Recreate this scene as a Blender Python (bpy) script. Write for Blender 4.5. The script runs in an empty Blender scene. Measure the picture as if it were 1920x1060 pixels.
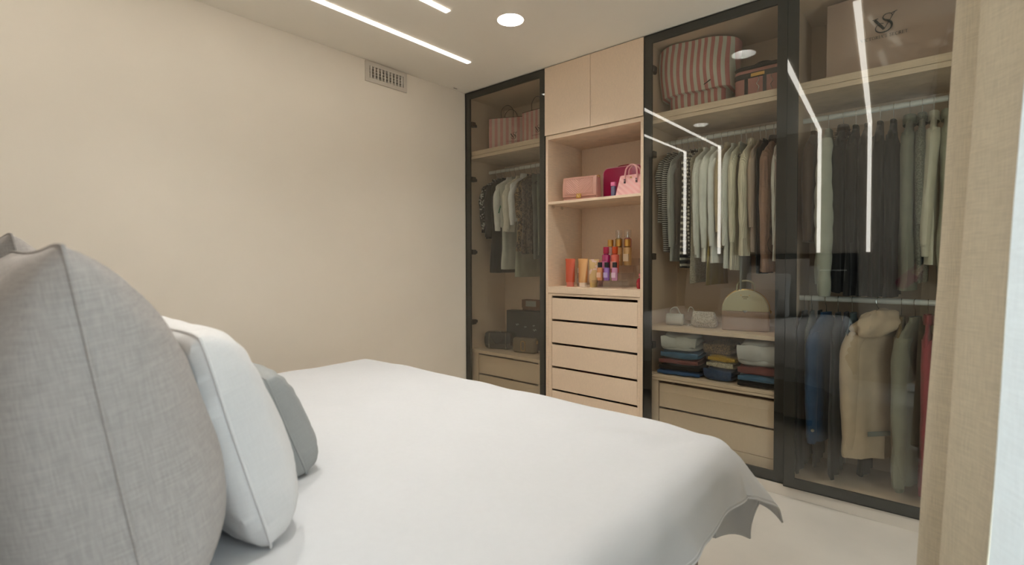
import bpy, bmesh, math, random
from mathutils import Vector, Matrix, noise
PI = math.pi
random.seed(7)
SC = bpy.context.scene
COL = SC.collection

# ------------------------------------------------------------------ camera, world, exposure
CAM = Vector((3.0076, -2.8636, 1.22))
YAW, PITCH, ROLL = 0.7172, 0.0229, -0.0024
_f = Vector((-math.sin(YAW) * math.cos(PITCH), math.cos(YAW) * math.cos(PITCH), -math.sin(PITCH)))
_r = Vector((math.cos(YAW), math.sin(YAW), 0)); _u = _r.cross(_f)
_r2 = _r * math.cos(ROLL) + _u * math.sin(ROLL); _u2 = -_r * math.sin(ROLL) + _u * math.cos(ROLL)
cd = bpy.data.cameras.new('camera'); cam = bpy.data.objects.new('camera', cd); COL.objects.link(cam)
cam.matrix_world = Matrix(((_r2.x, _u2.x, -_f.x, CAM.x), (_r2.y, _u2.y, -_f.y, CAM.y), (_r2.z, _u2.z, -_f.z, CAM.z), (0, 0, 0, 1)))
cd.sensor_width = 36; cd.lens = 937.2 / 1920 * 36; cd.shift_y = -17.6 / 1920; cd.clip_start = 0.012
cd.dof.use_dof = True; cd.dof.focus_distance = 3.2; cd.dof.aperture_fstop = 3.2
SC.camera = cam
SC.cycles.transparent_max_bounces = 32

W = bpy.data.worlds.new('sky'); SC.world = W; W.use_nodes = True
bg = W.node_tree.nodes['Background']; bg.inputs[0].default_value = (0.80, 0.91, 1.0, 1); bg.inputs[1].default_value = 3.7
pl = bpy.data.lights.new('window_right_offscreen', 'AREA'); pl.shape = 'RECTANGLE'; pl.size = 2.14; pl.size_y = 1.9
pl.cycles.is_portal = True
po = bpy.data.objects.new('window_right_offscreen', pl); COL.objects.link(po)
po.location = (3.61, -1.85, 1.25); po.rotation_euler = (0, PI / 2, 0)
VS = SC.view_settings
VS.view_transform = 'Standard'; VS.look = 'None'; VS.exposure = 0.60; VS.gamma = 1.0; VS.use_curve_mapping = False
STRIP_W = 4.3        # radiance of the LED diffusers
SPOT_W = 285.0

# ------------------------------------------------------------------ materials
MATS = {}
class N:
    """small node-tree helper"""
    def __init__(s, name):
        s.m = bpy.data.materials.new(name); s.m.use_nodes = True
        s.t = s.m.node_tree; s.n = s.t.nodes; s.l = s.t.links
        s.b = s.n['Principled BSDF']; s.o = s.n['Material Output']
    def add(s, typ, **kw):
        n = s.n.new(typ)
        for k, v in kw.items():
            if k.startswith('i_'): n.inputs[k[2:].replace('_', ' ')].default_value = v
            else: setattr(n, k, v)
        return n
    def link(s, a, b): s.l.new(a, b)
    def co(s, scale=(1, 1, 1), rot=(0, 0, 0)):
        c = s.add('ShaderNodeTexCoord'); m = s.add('ShaderNodeMapping')
        m.inputs['Scale'].default_value = scale; m.inputs['Rotation'].default_value = rot
        s.link(c.outputs['Object'], m.inputs['Vector']); return m.outputs[0]
    def ramp(s, fac, stops, const=False):
        r = s.add('ShaderNodeValToRGB'); e = r.color_ramp.elements
        if const: r.color_ramp.interpolation = 'CONSTANT'
        while len(e) < len(stops): e.new(0.5)
        for el, (p, c) in zip(e, stops): el.position = p; el.color = (*c, 1)
        s.link(fac, r.inputs[0]); return r.outputs[0]
    def bump(s, h, strength=0.3, dist=0.002):
        b = s.add('ShaderNodeBump'); b.inputs['Strength'].default_value = strength; b.inputs['Distance'].default_value = dist
        s.link(h, b.inputs['Height']); s.link(b.outputs[0], s.b.inputs['Normal']); return b
    def mixc(s, fac, a, b):
        m = s.add('ShaderNodeMix', data_type='RGBA')
        if hasattr(fac, 'links'): s.link(fac, m.inputs[0])
        else: m.inputs[0].default_value = fac
        for i, v in ((6, a), (7, b)):
            if hasattr(v, 'links'): s.link(v, m.inputs[i])
            else: m.inputs[i].default_value = (*v, 1)
        return m.outputs[2]

def lin(c):
    return tuple(((v / 255) / 12.92 if v / 255 <= 0.04045 else ((v / 255 + 0.055) / 1.055) ** 2.4) for v in c)
def sc3(c, k): return tuple(min(1, v * k) for v in c)

def plain(name, c, rough=0.5, metal=0.0, spec=None, var=0.0, scale=8, bump=0.0, coat=0.0):
    if name in MATS: return MATS[name]
    k = N(name); c = lin(c)
    k.b.inputs['Base Color'].default_value = (*c, 1); k.b.inputs['Roughness'].default_value = rough
    k.b.inputs['Metallic'].default_value = metal
    if spec is not None: k.b.inputs['Specular IOR Level'].default_value = spec
    if coat: k.b.inputs['Coat Weight'].default_value = coat
    if var or bump:
        nz = k.add('ShaderNodeTexNoise'); nz.inputs['Scale'].default_value = scale; nz.inputs['Detail'].default_value = 4
        k.link(k.co(), nz.inputs['Vector'])
        if var: k.link(k.ramp(nz.outputs[0], [(0.3, sc3(c, 1 - var)), (0.7, sc3(c, 1 + var))]), k.b.inputs['Base Color'])
        if bump: k.bump(nz.outputs[0], bump, 0.003)
    MATS[name] = k.m; return k.m

def emit(name, c, s):
    k = N(name); k.b.inputs['Base Color'].default_value = (0.9, 0.9, 0.9, 1)
    k.b.inputs['Emission Color'].default_value = (*c, 1); k.b.inputs['Emission Strength'].default_value = s
    MATS[name] = k.m; return k.m

def weave(name, c, amp=0.06, sc=260, rough=0.6, bump=0.15, ax='xz', big=0.03, sheen=0.0, transl=0.0):
    """linen: two crossed stretched noises"""
    k = N(name); c = lin(c)
    a = k.add('ShaderNodeTexNoise'); b = k.add('ShaderNodeTexNoise'); g = k.add('ShaderNodeTexNoise')
    lo = sc * 0.06
    s1, s2 = ((sc, sc, lo), (lo, lo, sc))
    k.link(k.co(s1), a.inputs['Vector']); k.link(k.co(s2), b.inputs['Vector']); k.link(k.co(), g.inputs['Vector'])
    for q in (a, b): q.inputs['Scale'].default_value = 1.0; q.inputs['Detail'].default_value = 1.5
    g.inputs['Scale'].default_value = 6; g.inputs['Detail'].default_value = 3
    m = k.add('ShaderNodeMath', operation='ADD'); k.link(a.outputs[0], m.inputs[0]); k.link(b.outputs[0], m.inputs[1])
    h = k.add('ShaderNodeMath', operation='MULTIPLY'); h.inputs[1].default_value = 0.5; k.link(m.outputs[0], h.inputs[0])
    r1 = k.ramp(h.outputs[0], [(0.36, sc3(c, 1 - amp)), (0.64, sc3(c, 1 + amp))])
    r2 = k.ramp(g.outputs[0], [(0.3, (1 - big,) * 3), (0.7, (1, 1, 1))])
    mm = k.add('ShaderNodeMix', data_type='RGBA', blend_type='MULTIPLY'); mm.inputs[0].default_value = 1
    k.link(r1, mm.inputs[6]); k.link(r2, mm.inputs[7])
    k.link(mm.outputs[2], k.b.inputs['Base Color']); k.b.inputs['Roughness'].default_value = rough
    if sheen: k.b.inputs['Sheen Weight'].default_value = sheen
    if bump: k.bump(h.outputs[0], bump, 0.0015)
    if transl:
        t = k.add('ShaderNodeBsdfTranslucent'); x = k.add('ShaderNodeMixShader'); x.inputs[0].default_value = transl
        k.link(mm.outputs[2], t.inputs[0]); k.link(k.b.outputs[0], x.inputs[1]); k.link(t.outputs[0], x.inputs[2])
        k.link(x.outputs[0], k.o.inputs[0])
    MATS[name] = k.m; return k.m

def fabric(name, c, kind='plain', c2=None, scale=1.0, rough=0.85):
    if name in MATS: return MATS[name]
    k = N(name); c = lin(c); c2 = lin(c2) if c2 else sc3(c, 0.6)
    k.b.inputs['Roughness'].default_value = rough; k.b.inputs['Specular IOR Level'].default_value = 0.25
    k.b.inputs['Sheen Weight'].default_value = 0.15
    nz = k.add('ShaderNodeTexNoise'); nz.inputs['Scale'].default_value = 14; nz.inputs['Detail'].default_value = 4
    k.link(k.co(), nz.inputs['Vector'])
    base = k.ramp(nz.outputs[0], [(0.3, sc3(c, 0.90)), (0.7, sc3(c, 1.06))]); col = base; hgt = None
    fine = k.add('ShaderNodeTexNoise'); fine.inputs['Scale'].default_value = 3.7; k.link(k.co(), fine.inputs['Vector'])
    if kind in ('rib', 'knit', 'cable'):
        w = k.add('ShaderNodeTexWave', bands_direction='Y', wave_profile='SIN')
        w.inputs['Scale'].default_value = {'rib': 30, 'knit': 75, 'cable': 16}[kind] * scale; w.inputs['Distortion'].default_value = {'rib': 0.25, 'knit': 0.2, 'cable': 2.2}[kind]; w.inputs['Detail Scale'].default_value = 3
        w.inputs['Detail'].default_value = 1; k.link(k.co(), w.inputs['Vector'])
        hgt = w.outputs[0]
    elif kind == 'stripe':
        w = k.add('ShaderNodeTexWave', bands_direction='Z'); w.inputs['Scale'].default_value = 14 * scale
        w.inputs['Distortion'].default_value = 0.6; k.link(k.co(), w.inputs['Vector'])
        col = k.mixc(k.ramp(w.outputs[0], [(0, (0, 0, 0)), (0.66, (1, 1, 1))], True), base, c2)
    elif kind == 'vstripe':
        w = k.add('ShaderNodeTexWave', bands_direction='X'); w.inputs['Scale'].default_value = 7 * scale; k.link(k.co(), w.inputs['Vector'])
        col = k.mixc(k.ramp(w.outputs[0], [(0, (0, 0, 0)), (0.5, (1, 1, 1))], True), base, c2)
    elif kind == 'leopard':
        v = k.add('ShaderNodeTexVoronoi'); v.inputs['Scale'].default_value = 48 * scale; v.inputs['Randomness'].default_value = 0.9
        k.link(k.co((1, 1, 0.8)), v.inputs['Vector'])
        col = k.mixc(k.ramp(v.outputs['Distance'], [(0, (0.25,) * 3), (0.3, (1,) * 3), (0.52, (0, 0, 0))], True), base, c2)
    elif kind == 'dots':
        v = k.add('ShaderNodeTexVoronoi'); v.inputs['Scale'].default_value = 44 * scale; v.inputs['Randomness'].default_value = 0.15
        k.link(k.co(), v.inputs['Vector']); col = k.mixc(k.ramp(v.outputs['Distance'], [(0, (1,) * 3), (0.36, (0, 0, 0))], True), base, c2)
    elif kind == 'splash':
        v = k.add('ShaderNodeTexNoise'); v.inputs['Scale'].default_value = 55 * scale; v.inputs['Detail'].default_value = 3
        k.link(k.co(), v.inputs['Vector']); col = k.mixc(k.ramp(v.outputs[0], [(0, (0, 0, 0)), (0.56, (1,) * 3)], True), base, c2)
    elif kind == 'tweed':
        v = k.add('ShaderNodeTexNoise'); v.inputs['Scale'].default_value = 190 * scale; v.inputs['Detail'].default_value = 2
        k.link(k.co(), v.inputs['Vector']); col = k.mixc(k.ramp(v.outputs[0], [(0.46, (0, 0, 0)), (0.56, (1,) * 3)]), base, c2)
    elif kind == 'denim':
        w = k.add('ShaderNodeTexNoise'); k.link(k.co((700, 700, 30)), w.inputs['Vector']); w.inputs['Scale'].default_value = 1
        g = k.add('ShaderNodeTexNoise'); g.inputs['Scale'].default_value = 7; k.link(k.co(), g.inputs['Vector'])
        m = k.add('ShaderNodeMath', operation='ADD'); k.link(w.outputs[0], m.inputs[0]); k.link(g.outputs[0], m.inputs[1])
        d = k.add('ShaderNodeMath', operation='MULTIPLY'); d.inputs[1].default_value = 0.5; k.link(m.outputs[0], d.inputs[0])
        col = k.mixc(k.ramp(d.outputs[0], [(0.4, (0, 0, 0)), (0.66, (1,) * 3)]), c, c2)
    k.link(col, k.b.inputs['Base Color'])
    if hgt is not None: k.bump(hgt, 0.6, 0.004)
    elif kind == 'metal':
        k.b.inputs['Metallic'].default_value = 0.85; k.b.inputs['Roughness'].default_value = 0.3
    else: k.bump(fine.outputs[0], 0.12, 0.001)
    MATS[name] = k.m; return k.m

def glass_door():
    """thin smoked pane: tinted see-through plus mirror reflection after Schlick"""
    k = N('smoked_glass')
    k.n.remove(k.b)
    ge = k.add('ShaderNodeNewGeometry'); dp = k.add('ShaderNodeVectorMath', operation='DOT_PRODUCT')
    k.link(ge.outputs['Incoming'], dp.inputs[0]); k.link(ge.outputs['Normal'], dp.inputs[1])
    ab = k.add('ShaderNodeMath', operation='ABSOLUTE'); k.link(dp.outputs['Value'], ab.inputs[0])
    om = k.add('ShaderNodeMath', operation='SUBTRACT'); om.inputs[0].default_value = 1; k.link(ab.outputs[0], om.inputs[1])
    pw = k.add('ShaderNodeMath', operation='POWER'); pw.inputs[1].default_value = 5; k.link(om.outputs[0], pw.inputs[0])
    ml = k.add('ShaderNodeMath', operation='MULTIPLY_ADD'); ml.inputs[1].default_value = 0.93; ml.inputs[2].default_value = 0.052
    k.link(pw.outputs[0], ml.inputs[0])
    t = k.add('ShaderNodeBsdfTransparent'); t.inputs[0].default_value = (0.868, 0.872, 0.848, 1)
    g = k.add('ShaderNodeBsdfGlossy'); g.inputs['Roughness'].default_value = 0.0; g.inputs[0].default_value = (1, 1, 1, 1)
    x = k.add('ShaderNodeMixShader'); k.link(ml.outputs[0], x.inputs[0]); k.link(t.outputs[0], x.inputs[1]); k.link(g.outputs[0], x.inputs[2])
    k.link(x.outputs[0], k.o.inputs[0]); MATS['smoked_glass'] = k.m; return k.m

def clear(name, tint=(1, 1, 1), f0=0.04, dens=0.0):
    """clear acrylic / bottle wall / window pane: see-through with a reflection"""
    if name in MATS: return MATS[name]
    k = N(name); k.n.remove(k.b)
    lw = k.add('ShaderNodeLayerWeight'); lw.inputs[0].default_value = 0.25
    ma = k.add('ShaderNodeMath', operation='MULTIPLY_ADD'); ma.inputs[1].default_value = 0.35; ma.inputs[2].default_value = f0
    k.link(lw.outputs['Facing'], ma.inputs[0])
    t = k.add('ShaderNodeBsdfTransparent'); t.inputs[0].default_value = (*tint, 1)
    g = k.add('ShaderNodeBsdfGlossy'); g.inputs['Roughness'].default_value = 0.05
    x = k.add('ShaderNodeMixShader'); k.link(ma.outputs[0], x.inputs[0]); k.link(t.outputs[0], x.inputs[1]); k.link(g.outputs[0], x.inputs[2])
    k.link(x.outputs[0], k.o.inputs[0]); MATS[name] = k.m; return k.m

def laminate(name, c, sx, sz, amp, ax=0):
    """board face: stretched grain plus fine crosshatch"""
    k = N(name); c = lin(c)
    a = k.add('ShaderNodeTexNoise'); a.inputs['Scale'].default_value = 1; a.inputs['Detail'].default_value = 5
    k.link(k.co((sx, sx, sz)), a.inputs['Vector'])
    b = k.add('ShaderNodeTexNoise'); b.inputs['Scale'].default_value = 1; k.link(k.co((sz, sz, sx)), b.inputs['Vector'])
    m = k.add('ShaderNodeMath', operation='MULTIPLY_ADD'); m.inputs[1].default_value = 0.35
    k.link(b.outputs[0], m.inputs[0]); k.link(a.outputs[0], m.inputs[2])
    k.link(k.ramp(m.outputs[0], [(0.5, sc3(c, 1 - amp)), (0.85, sc3(c, 1 + amp))]), k.b.inputs['Base Color'])
    k.b.inputs['Roughness'].default_value = 0.5; k.bump(m.outputs[0], 0.06, 0.001)
    MATS[name] = k.m; return k.m

M_wall = plain("wall_paint", (244, 233, 217), 0.9, var=0.015, scale=3, bump=0.03, spec=0.2)
M_wall_h = plain('headboard_wall_paint', (182, 170, 157), 0.9, var=0.02, scale=3, spec=0.2)
M_ceil = plain("ceiling_paint", (249, 241, 227), 0.95, var=0.012, scale=2, spec=0.15)
M_floor = plain('floor_microcement', (203, 195, 183), 0.55, var=0.05, scale=3.5, bump=0.04)
M_lam = laminate('linen_laminate', (236, 211, 184), 900, 60, 0.06)
M_grain = laminate('grain_laminate', (232, 207, 179), 14, 420, 0.09)
M_glass = glass_door()
M_black = plain('black_aluminium', (38, 38, 35), 0.45, 0.3)
M_chrome = plain('chrome', (215, 215, 212), 0.2, 1.0)
M_rail = plain('satin_aluminium', (234, 234, 228), 0.4, 0.15)
M_gold = plain('gold_metal', (214, 170, 96), 0.28, 1.0)
M_white = plain('white_plastic', (228, 224, 216), 0.5)
M_velvet = plain('black_hanger', (30, 29, 28), 0.7)
M_sheet = weave('white_cotton', (217, 218, 220), 0.012, 900, 0.85, 0.03, big=0.015, sheen=0.1)
M_pil_beige = weave('beige_linen', (170, 163, 157), 0.13, 520, 0.95, 0.35, big=0.06)
M_pil_white = weave('white_linen', (224, 222, 220), 0.03, 700, 0.95, 0.15, big=0.02)
M_pil_grey = weave('grey_cotton', (162, 164, 162), 0.04, 800, 0.9, 0.1, big=0.05)
M_curt = weave('beige_curtain_linen', (208, 196, 174), 0.09, 420, 0.9, 0.25, big=0.03, transl=0.2)
M_sheer = weave('white_sheer', (236, 238, 238), 0.05, 420, 0.9, 0.15, big=0.01, transl=0.34)
M_base = weave('bed_upholstery', (172, 162, 150), 0.08, 500, 0.9, 0.2)
M_head = plain('black_velvet', (34, 33, 33), 0.9, var=0.1, scale=30)
M_led = emit('led_diffuser', (1.0, 0.955, 0.88), STRIP_W)
M_spot = emit('spot_lamp', (1.0, 0.98, 0.94), SPOT_W)
M_ink = plain('black_print', (26, 24, 22), 0.6)
AJAR = 2.2

# ------------------------------------------------------------------ mesh helpers
class MB:
    def __init__(s): s.v = []; s.f = []
    def add(s, vs, fs):
        o = len(s.v); s.v += [tuple(p) for p in vs]; s.f += [tuple(i + o for i in f) for f in fs]; return s
    def box(s, x0, x1, y0, y1, z0, z1):
        return s.add([(x, y, z) for z in (z0, z1) for y in (y0, y1) for x in (x0, x1)],
                     [(0, 2, 3, 1), (4, 5, 7, 6), (0, 1, 5, 4), (2, 6, 7, 3), (0, 4, 6, 2), (1, 3, 7, 5)])
    def loft(s, rings, closed=True, caps=True):
        n = len(rings[0]); vs = [p for r in rings for p in r]; fs = []
        for i in range(len(rings) - 1):
            for j in range(n if closed else n - 1):
                k = (j + 1) % n
                fs.append((i * n + j, i * n + k, (i + 1) * n + k, (i + 1) * n + j))
        if caps and closed:
            fs.append(tuple(range(n - 1, -1, -1))); fs.append(tuple((len(rings) - 1) * n + j for j in range(n)))
        return s.add(vs, fs)
    def tube(s, pts, rad, n=8, squash=None, loop=False):
        pts = [Vector(p) for p in pts]; m = len(pts)
        rr = rad if isinstance(rad, (list, tuple)) else [rad] * m
        rings = []; side = None
        for i, p in enumerate(pts):
            a = pts[(i - 1) % m] if (loop or i > 0) else p
            b = pts[(i + 1) % m] if (loop or i < m - 1) else p
            t = (b - a).normalized()
            if side is None:
                side = t.cross(Vector((0, 0, 1)))
                if side.length < 1e-3: side = t.cross(Vector((0, 1, 0)))
            side = (side - t * side.dot(t)).normalized(); up = t.cross(side)
            kx, ky = squash if squash else (1, 1)
            rings.append([p + side * math.cos(q) * rr[i] * kx + up * math.sin(q) * rr[i] * ky for q in [2 * PI * j / n for j in range(n)]])
        if loop: rings.append(rings[0]); return s.loft(rings, True, False)
        return s.loft(rings)
    def lathe(s, prof, n=20, c=(0, 0, 0), sx=1, sy=1, caps=True):
        return s.loft([[(c[0] + r * sx * math.cos(q), c[1] + r * sy * math.sin(q), c[2] + z) for q in [2 * PI * j / n for j in range(n)]] for r, z in prof], True, caps)
    def grid(s, fn, nu, nv):
        vs = [fn(i / nu, j / nv) for j in range(nv + 1) for i in range(nu + 1)]
        fs = [(j * (nu + 1) + i, j * (nu + 1) + i + 1, (j + 1) * (nu + 1) + i + 1, (j + 1) * (nu + 1) + i) for j in range(nv) for i in range(nu)]
        return s.add(vs, fs)
    def ribbon(s, pts, wid, y=0.0, th=0.0008):
        """flat stroke in the xz plane, th thick towards -y"""
        m = len(pts); L = []; R = []
        for i, (x, z) in enumerate(pts):
            a = pts[max(0, i - 1)]; b = pts[min(m - 1, i + 1)]
            dx, dz = b[0] - a[0], b[1] - a[1]; l = math.hypot(dx, dz) or 1
            w = (wid[i] if isinstance(wid, (list, tuple)) else wid) / 2
            L.append((x - dz / l * w, z + dx / l * w)); R.append((x + dz / l * w, z - dx / l * w))
        for i in range(m - 1):
            q = [L[i], L[i + 1], R[i + 1], R[i]]
            s.add([(x, y - th, z) for x, z in q] + [(x, y, z) for x, z in q],
                  [(0, 1, 2, 3), (4, 7, 6, 5), (0, 4, 5, 1), (1, 5, 6, 2), (2, 6, 7, 3), (3, 7, 4, 0)])
        return s
    def disp(s, fn):
        s.v = [tuple(Vector(p) + Vector(fn(*p))) for p in s.v]; return s
    def build(s, name, mat, parent=None, loc=None, rot=None, smooth=True, bevel=0.0, sub=0, solid=0.0, weld=False):
        me = bpy.data.meshes.new(name); me.from_pydata(s.v, [], s.f)
        bm = bmesh.new(); bm.from_mesh(me)
        if weld: bmesh.ops.remove_doubles(bm, verts=bm.verts, dist=1e-5)
        bmesh.ops.recalc_face_normals(bm, faces=bm.faces); bm.to_mesh(me); bm.free()
        me.materials.append(mat)
        o = bpy.data.objects.new(name, me); COL.objects.link(o)
        if parent is not None: o.parent = parent
        if loc: o.location = loc
        if rot: o.rotation_euler = rot
        if bevel:
            b = o.modifiers.new('bevel', 'BEVEL'); b.width = bevel; b.segments = 2; b.limit_method = 'ANGLE'; b.angle_limit = math.radians(50)
        if solid:
            b = o.modifiers.new('solidify', 'SOLIDIFY'); b.thickness = solid; b.offset = 0
        if sub:
            b = o.modifiers.new('subdivision', 'SUBSURF'); b.levels = sub; b.render_levels = sub
        if smooth:
            me.polygons.foreach_set('use_smooth', [True] * len(me.polygons))
            if not sub:
                try: me.set_sharp_from_angle(angle=math.radians(42))
                except Exception: pass
        return o

def tag(o, label=None, cat=None, group=None, kind=None):
    if label: o['label'] = label
    if cat: o['category'] = cat
    if group: o['group'] = group
    if kind: o['kind'] = kind
    return o
def thing(name, label, cat, loc=(0, 0, 0), rot=0.0, group=None):
    o = bpy.data.objects.new(name, None); COL.objects.link(o); o.empty_display_size = 0.05
    o.location = loc; o.rotation_euler = rot if isinstance(rot, (tuple, list)) else (0, 0, rot)
    return tag(o, label, cat, group)
def struct(name, mb, mat, **kw):
    return tag(mb.build(name, mat, smooth=False, **kw), kind='structure')
def copy_tree(o, parent=None):
    c = o.copy(); COL.objects.link(c)
    if parent is not None: c.parent = parent
    for ch in list(o.children): copy_tree(ch, c)
    return c
def B(*a): return MB().box(*a)
def nz(x, y=0, z=0, s=1.0): return noise.noise(Vector((x * s, y * s, z * s)))
def spline(pts, n=8, loop=False):
    """Catmull-Rom through pts of any dimension"""
    out = []; m = len(pts); segs = m if loop else m - 1
    for i in range(segs):
        p = [pts[(i + k) % m] if loop else pts[min(max(i + k, 0), m - 1)] for k in (-1, 0, 1, 2)]
        for j in range(n):
            t = j / n
            out.append(tuple(0.5 * (2 * b + (c - a) * t + (2 * a - 5 * b + 4 * c - d) * t * t + (-a + 3 * b - 3 * c + d) * t ** 3) for a, b, c, d in zip(*p)))
    if not loop: out.append(tuple(pts[-1]))
    return out

# ------------------------------------------------------------------ the room
H = 2.6; XR = 3.50; YH = -3.35; YB = 0.54
struct('floor', B(-0.1, XR + 0.1, YH - 0.1, YB + 0.1, -0.1, 0), M_floor)
DL = [(1.105, -0.69), (1.96, -0.69), (1.105, -2.23), (1.96, -2.23)]; RD = 0.075
mb = MB(); xs = [-0.1, 1.0, 1.21, 1.855, 2.065, XR + 0.1]; ys = [YH - 0.1, -2.335, -2.125, -0.795, -0.585, YB + 0.1]
for i in range(5):
    for j in range(5):
        a, b, c, d = xs[i], xs[i + 1], ys[j], ys[j + 1]
        hit = [p for p in DL if a < p[0] < b and c < p[1] < d]
        if not hit: mb.add([(a, c, H), (b, c, H), (b, d, H), (a, d, H)], [(0, 1, 2, 3)]); continue
        n = 32; px, py = hit[0]; hx = (b - a) / 2
        inn = [(px + RD * math.cos(2 * PI * q / n), py + RD * math.sin(2 * PI * q / n), H) for q in range(n)]
        out = []
        for q in range(n):
            cx, cy = math.cos(2 * PI * q / n), math.sin(2 * PI * q / n); k = max(abs(cx), abs(cy))
            out.append(((a + b) / 2 + cx / k * (b - a) / 2, (c + d) / 2 + cy / k * (d - c) / 2, H))
        mb.loft([inn, out], True, False)
mb.add([(-0.1, YH - 0.1, H + 0.2), (XR + 0.1, YH - 0.1, H + 0.2), (XR + 0.1, YB + 0.1, H + 0.2), (-0.1, YB + 0.1, H + 0.2)], [(3, 2, 1, 0)])
struct('ceiling', mb, M_ceil)
va, vb, vc, vd = -0.762 - 0.142, -0.762 + 0.142, 2.524 - 0.040, 2.524 + 0.040      # duct opening of the air vent
struct('wall_left', MB().box(-0.2, 0, YH - 0.1, va, 0, H).box(-0.2, 0, vb, YB + 0.1, 0, H).box(-0.2, 0, va, vb, 0, vc).box(-0.2, 0, va, vb, vd, H), M_wall)
struct('wall_headboard', B(0, XR, YH - 0.1, YH, 0, H), M_wall_h)
struct('wall_wardrobe', B(0, XR, YB, YB + 0.1, 0, H), M_wall)
WY0, WY1, WZ0, WZ1 = -2.8, -0.9, 0.18, 2.32
mb = MB().box(XR, XR + 0.1, YH - 0.1, WY0, 0, H).box(XR, XR + 0.1, WY1, YB + 0.1, 0, H)
mb.box(XR, XR + 0.1, WY0, WY1, 0, WZ0).box(XR, XR + 0.1, WY0, WY1, WZ1, H)
struct('wall_right', mb, M_wall)
struct('trim_1', B(3.185, XR, 0.0, YB, 0, H), M_wall)
M_pane = clear('window_glass', (0.96, 0.98, 0.97), 0.03)
wn = tag(MB().box(XR + 0.02, XR + 0.08, WY0, WY0 + 0.06, WZ0, WZ1).box(XR + 0.02, XR + 0.08, WY1 - 0.06, WY1, WZ0, WZ1)
         .box(XR + 0.02, XR + 0.08, WY0, WY1, WZ0, WZ0 + 0.06).box(XR + 0.02, XR + 0.08, WY0, WY1, WZ1 - 0.06, WZ1)
         .box(XR + 0.02, XR + 0.08, -1.88, -1.80, WZ0, WZ1).build('window_1', M_white, smooth=False), kind='structure')
for a, b in ((WY0 + 0.06, -1.88), (-1.80, WY1 - 0.06)):
    B(XR + 0.045, XR + 0.051, a, b, WZ0 + 0.06, WZ1 - 0.06).build('pane', M_pane, wn, smooth=False)
M_plinth = plain('plinth_board', (206, 195, 181), 0.6, var=0.03, scale=5)
struct('baseboard_wardrobe', B(0.001, 3.183, 0.0, 0.018, 0.0005, 0.058), M_plinth)

# LED strips: ceiling run that turns down the headboard wall
for i, (x, y1) in enumerate([(0.49, -0.425), (0.915, -0.995), (2.225, -0.995), (2.655, -0.40)]):
    lab = ['long LED light line beside the air vent, ending near the wardrobe', 'shorter LED light line nearer the room centre on the vent side',
           'shorter LED light line nearer the room centre on the curtain side', 'long LED light line on the curtain side of the ceiling'][i]
    t = thing('led_light_line' if i < 2 else 'led_light_line_offscreen', lab, 'light strip', (x, 0, 0), 0, 'LED light lines on ceiling and headboard wall')
    w = 0.017
    B(-w, w, YH + 0.006, y1, H - 0.005, H - 0.0005).build('ceiling_diffuser', M_led, t, smooth=False)
    B(-w, w, YH + 0.0005, YH + 0.006, 1.31, H - 0.006).build('wall_diffuser', M_led, t, smooth=False)
# recessed downlights
M_refl = plain('downlight_reflector', (240, 240, 236), 0.45)
for i, (x, y) in enumerate(DL):
    lab = ['round recessed downlight in the ceiling in front of the tall beige cupboard doors', 'round recessed downlight in the ceiling in front of the striped tote wardrobe',
           'round recessed downlight above the bed on the air vent side', 'round recessed downlight above the bed on the curtain side'][i]
    t = thing('downlight' if i == 0 else 'downlight_offscreen', lab, 'downlight', (x, y, H), 0, 'recessed ceiling downlights')
    MB().lathe([(RD + 0.0, 0.0005), (RD - 0.004, 0.012), (RD - 0.02, 0.05), (RD - 0.028, 0.075)], 32, caps=False).build('reflector', M_refl, t)
    MB().lathe([(0.001, 0.0752), (RD - 0.028, 0.075), (RD - 0.028, 0.09), (0.001, 0.09)], 32, caps=False).build('lamp', M_spot, t)

# air vent on the left wall
t = thing('air_vent', 'white rectangular air vent grille high on the plain wall', 'air vent', (0.0, -0.762, 2.524))
M_vent = plain('vent_paint', (214, 204, 190), 0.55); M_dark = plain('sensor_slot', (120, 110, 98), 0.9)
w, h = 0.172, 0.068; iw, ih = 0.142, 0.040
MB().box(0.0005, 0.012, -w, -iw, -h, h).box(0.0005, 0.012, iw, w, -h, h).box(0.0005, 0.012, -iw, iw, ih, h).box(0.0005, 0.012, -iw, iw, -h, -ih).build('frame', M_vent, t, smooth=False)
MB().box(-0.19, -0.185, -iw, iw, -ih, ih).build('duct_back', M_vent, t, smooth=False)
for k in range(10):
    y = -iw + (k + 0.5) * 2 * iw / 10
    MB().add([(0.004, y - 0.003, -ih), (0.010, y + 0.004, -ih), (0.011, y + 0.006, -ih), (0.005, y - 0.001, -ih), (0.004, y - 0.003, ih), (0.010, y + 0.004, ih), (0.011, y + 0.006, ih), (0.005, y - 0.001, ih)],
             [(0, 1, 2, 3), (4, 7, 6, 5), (0, 4, 5, 1), (1, 5, 6, 2), (2, 6, 7, 3), (3, 7, 4, 0)]).build('slat', M_vent, t, smooth=False)
for k in range(4):
    z = -ih + (k + 0.5) * 2 * ih / 4
    B(-0.006, 0.0035, -iw, iw, z - 0.002, z + 0.002).build('crossbar', M_vent, t, smooth=False)
t = thing('ceiling_sensor', 'tiny slotted plate on the ceiling next to the wardrobe corner', 'sensor', (0.045, -0.145, H))
B(-0.014, 0.014, -0.03, 0.03, -0.004, -0.0005).build('plate', M_ceil, t, smooth=False)
B(-0.004, 0.004, -0.018, 0.018, -0.0052, -0.004).build('slot', M_dark, t, smooth=False)

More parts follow.
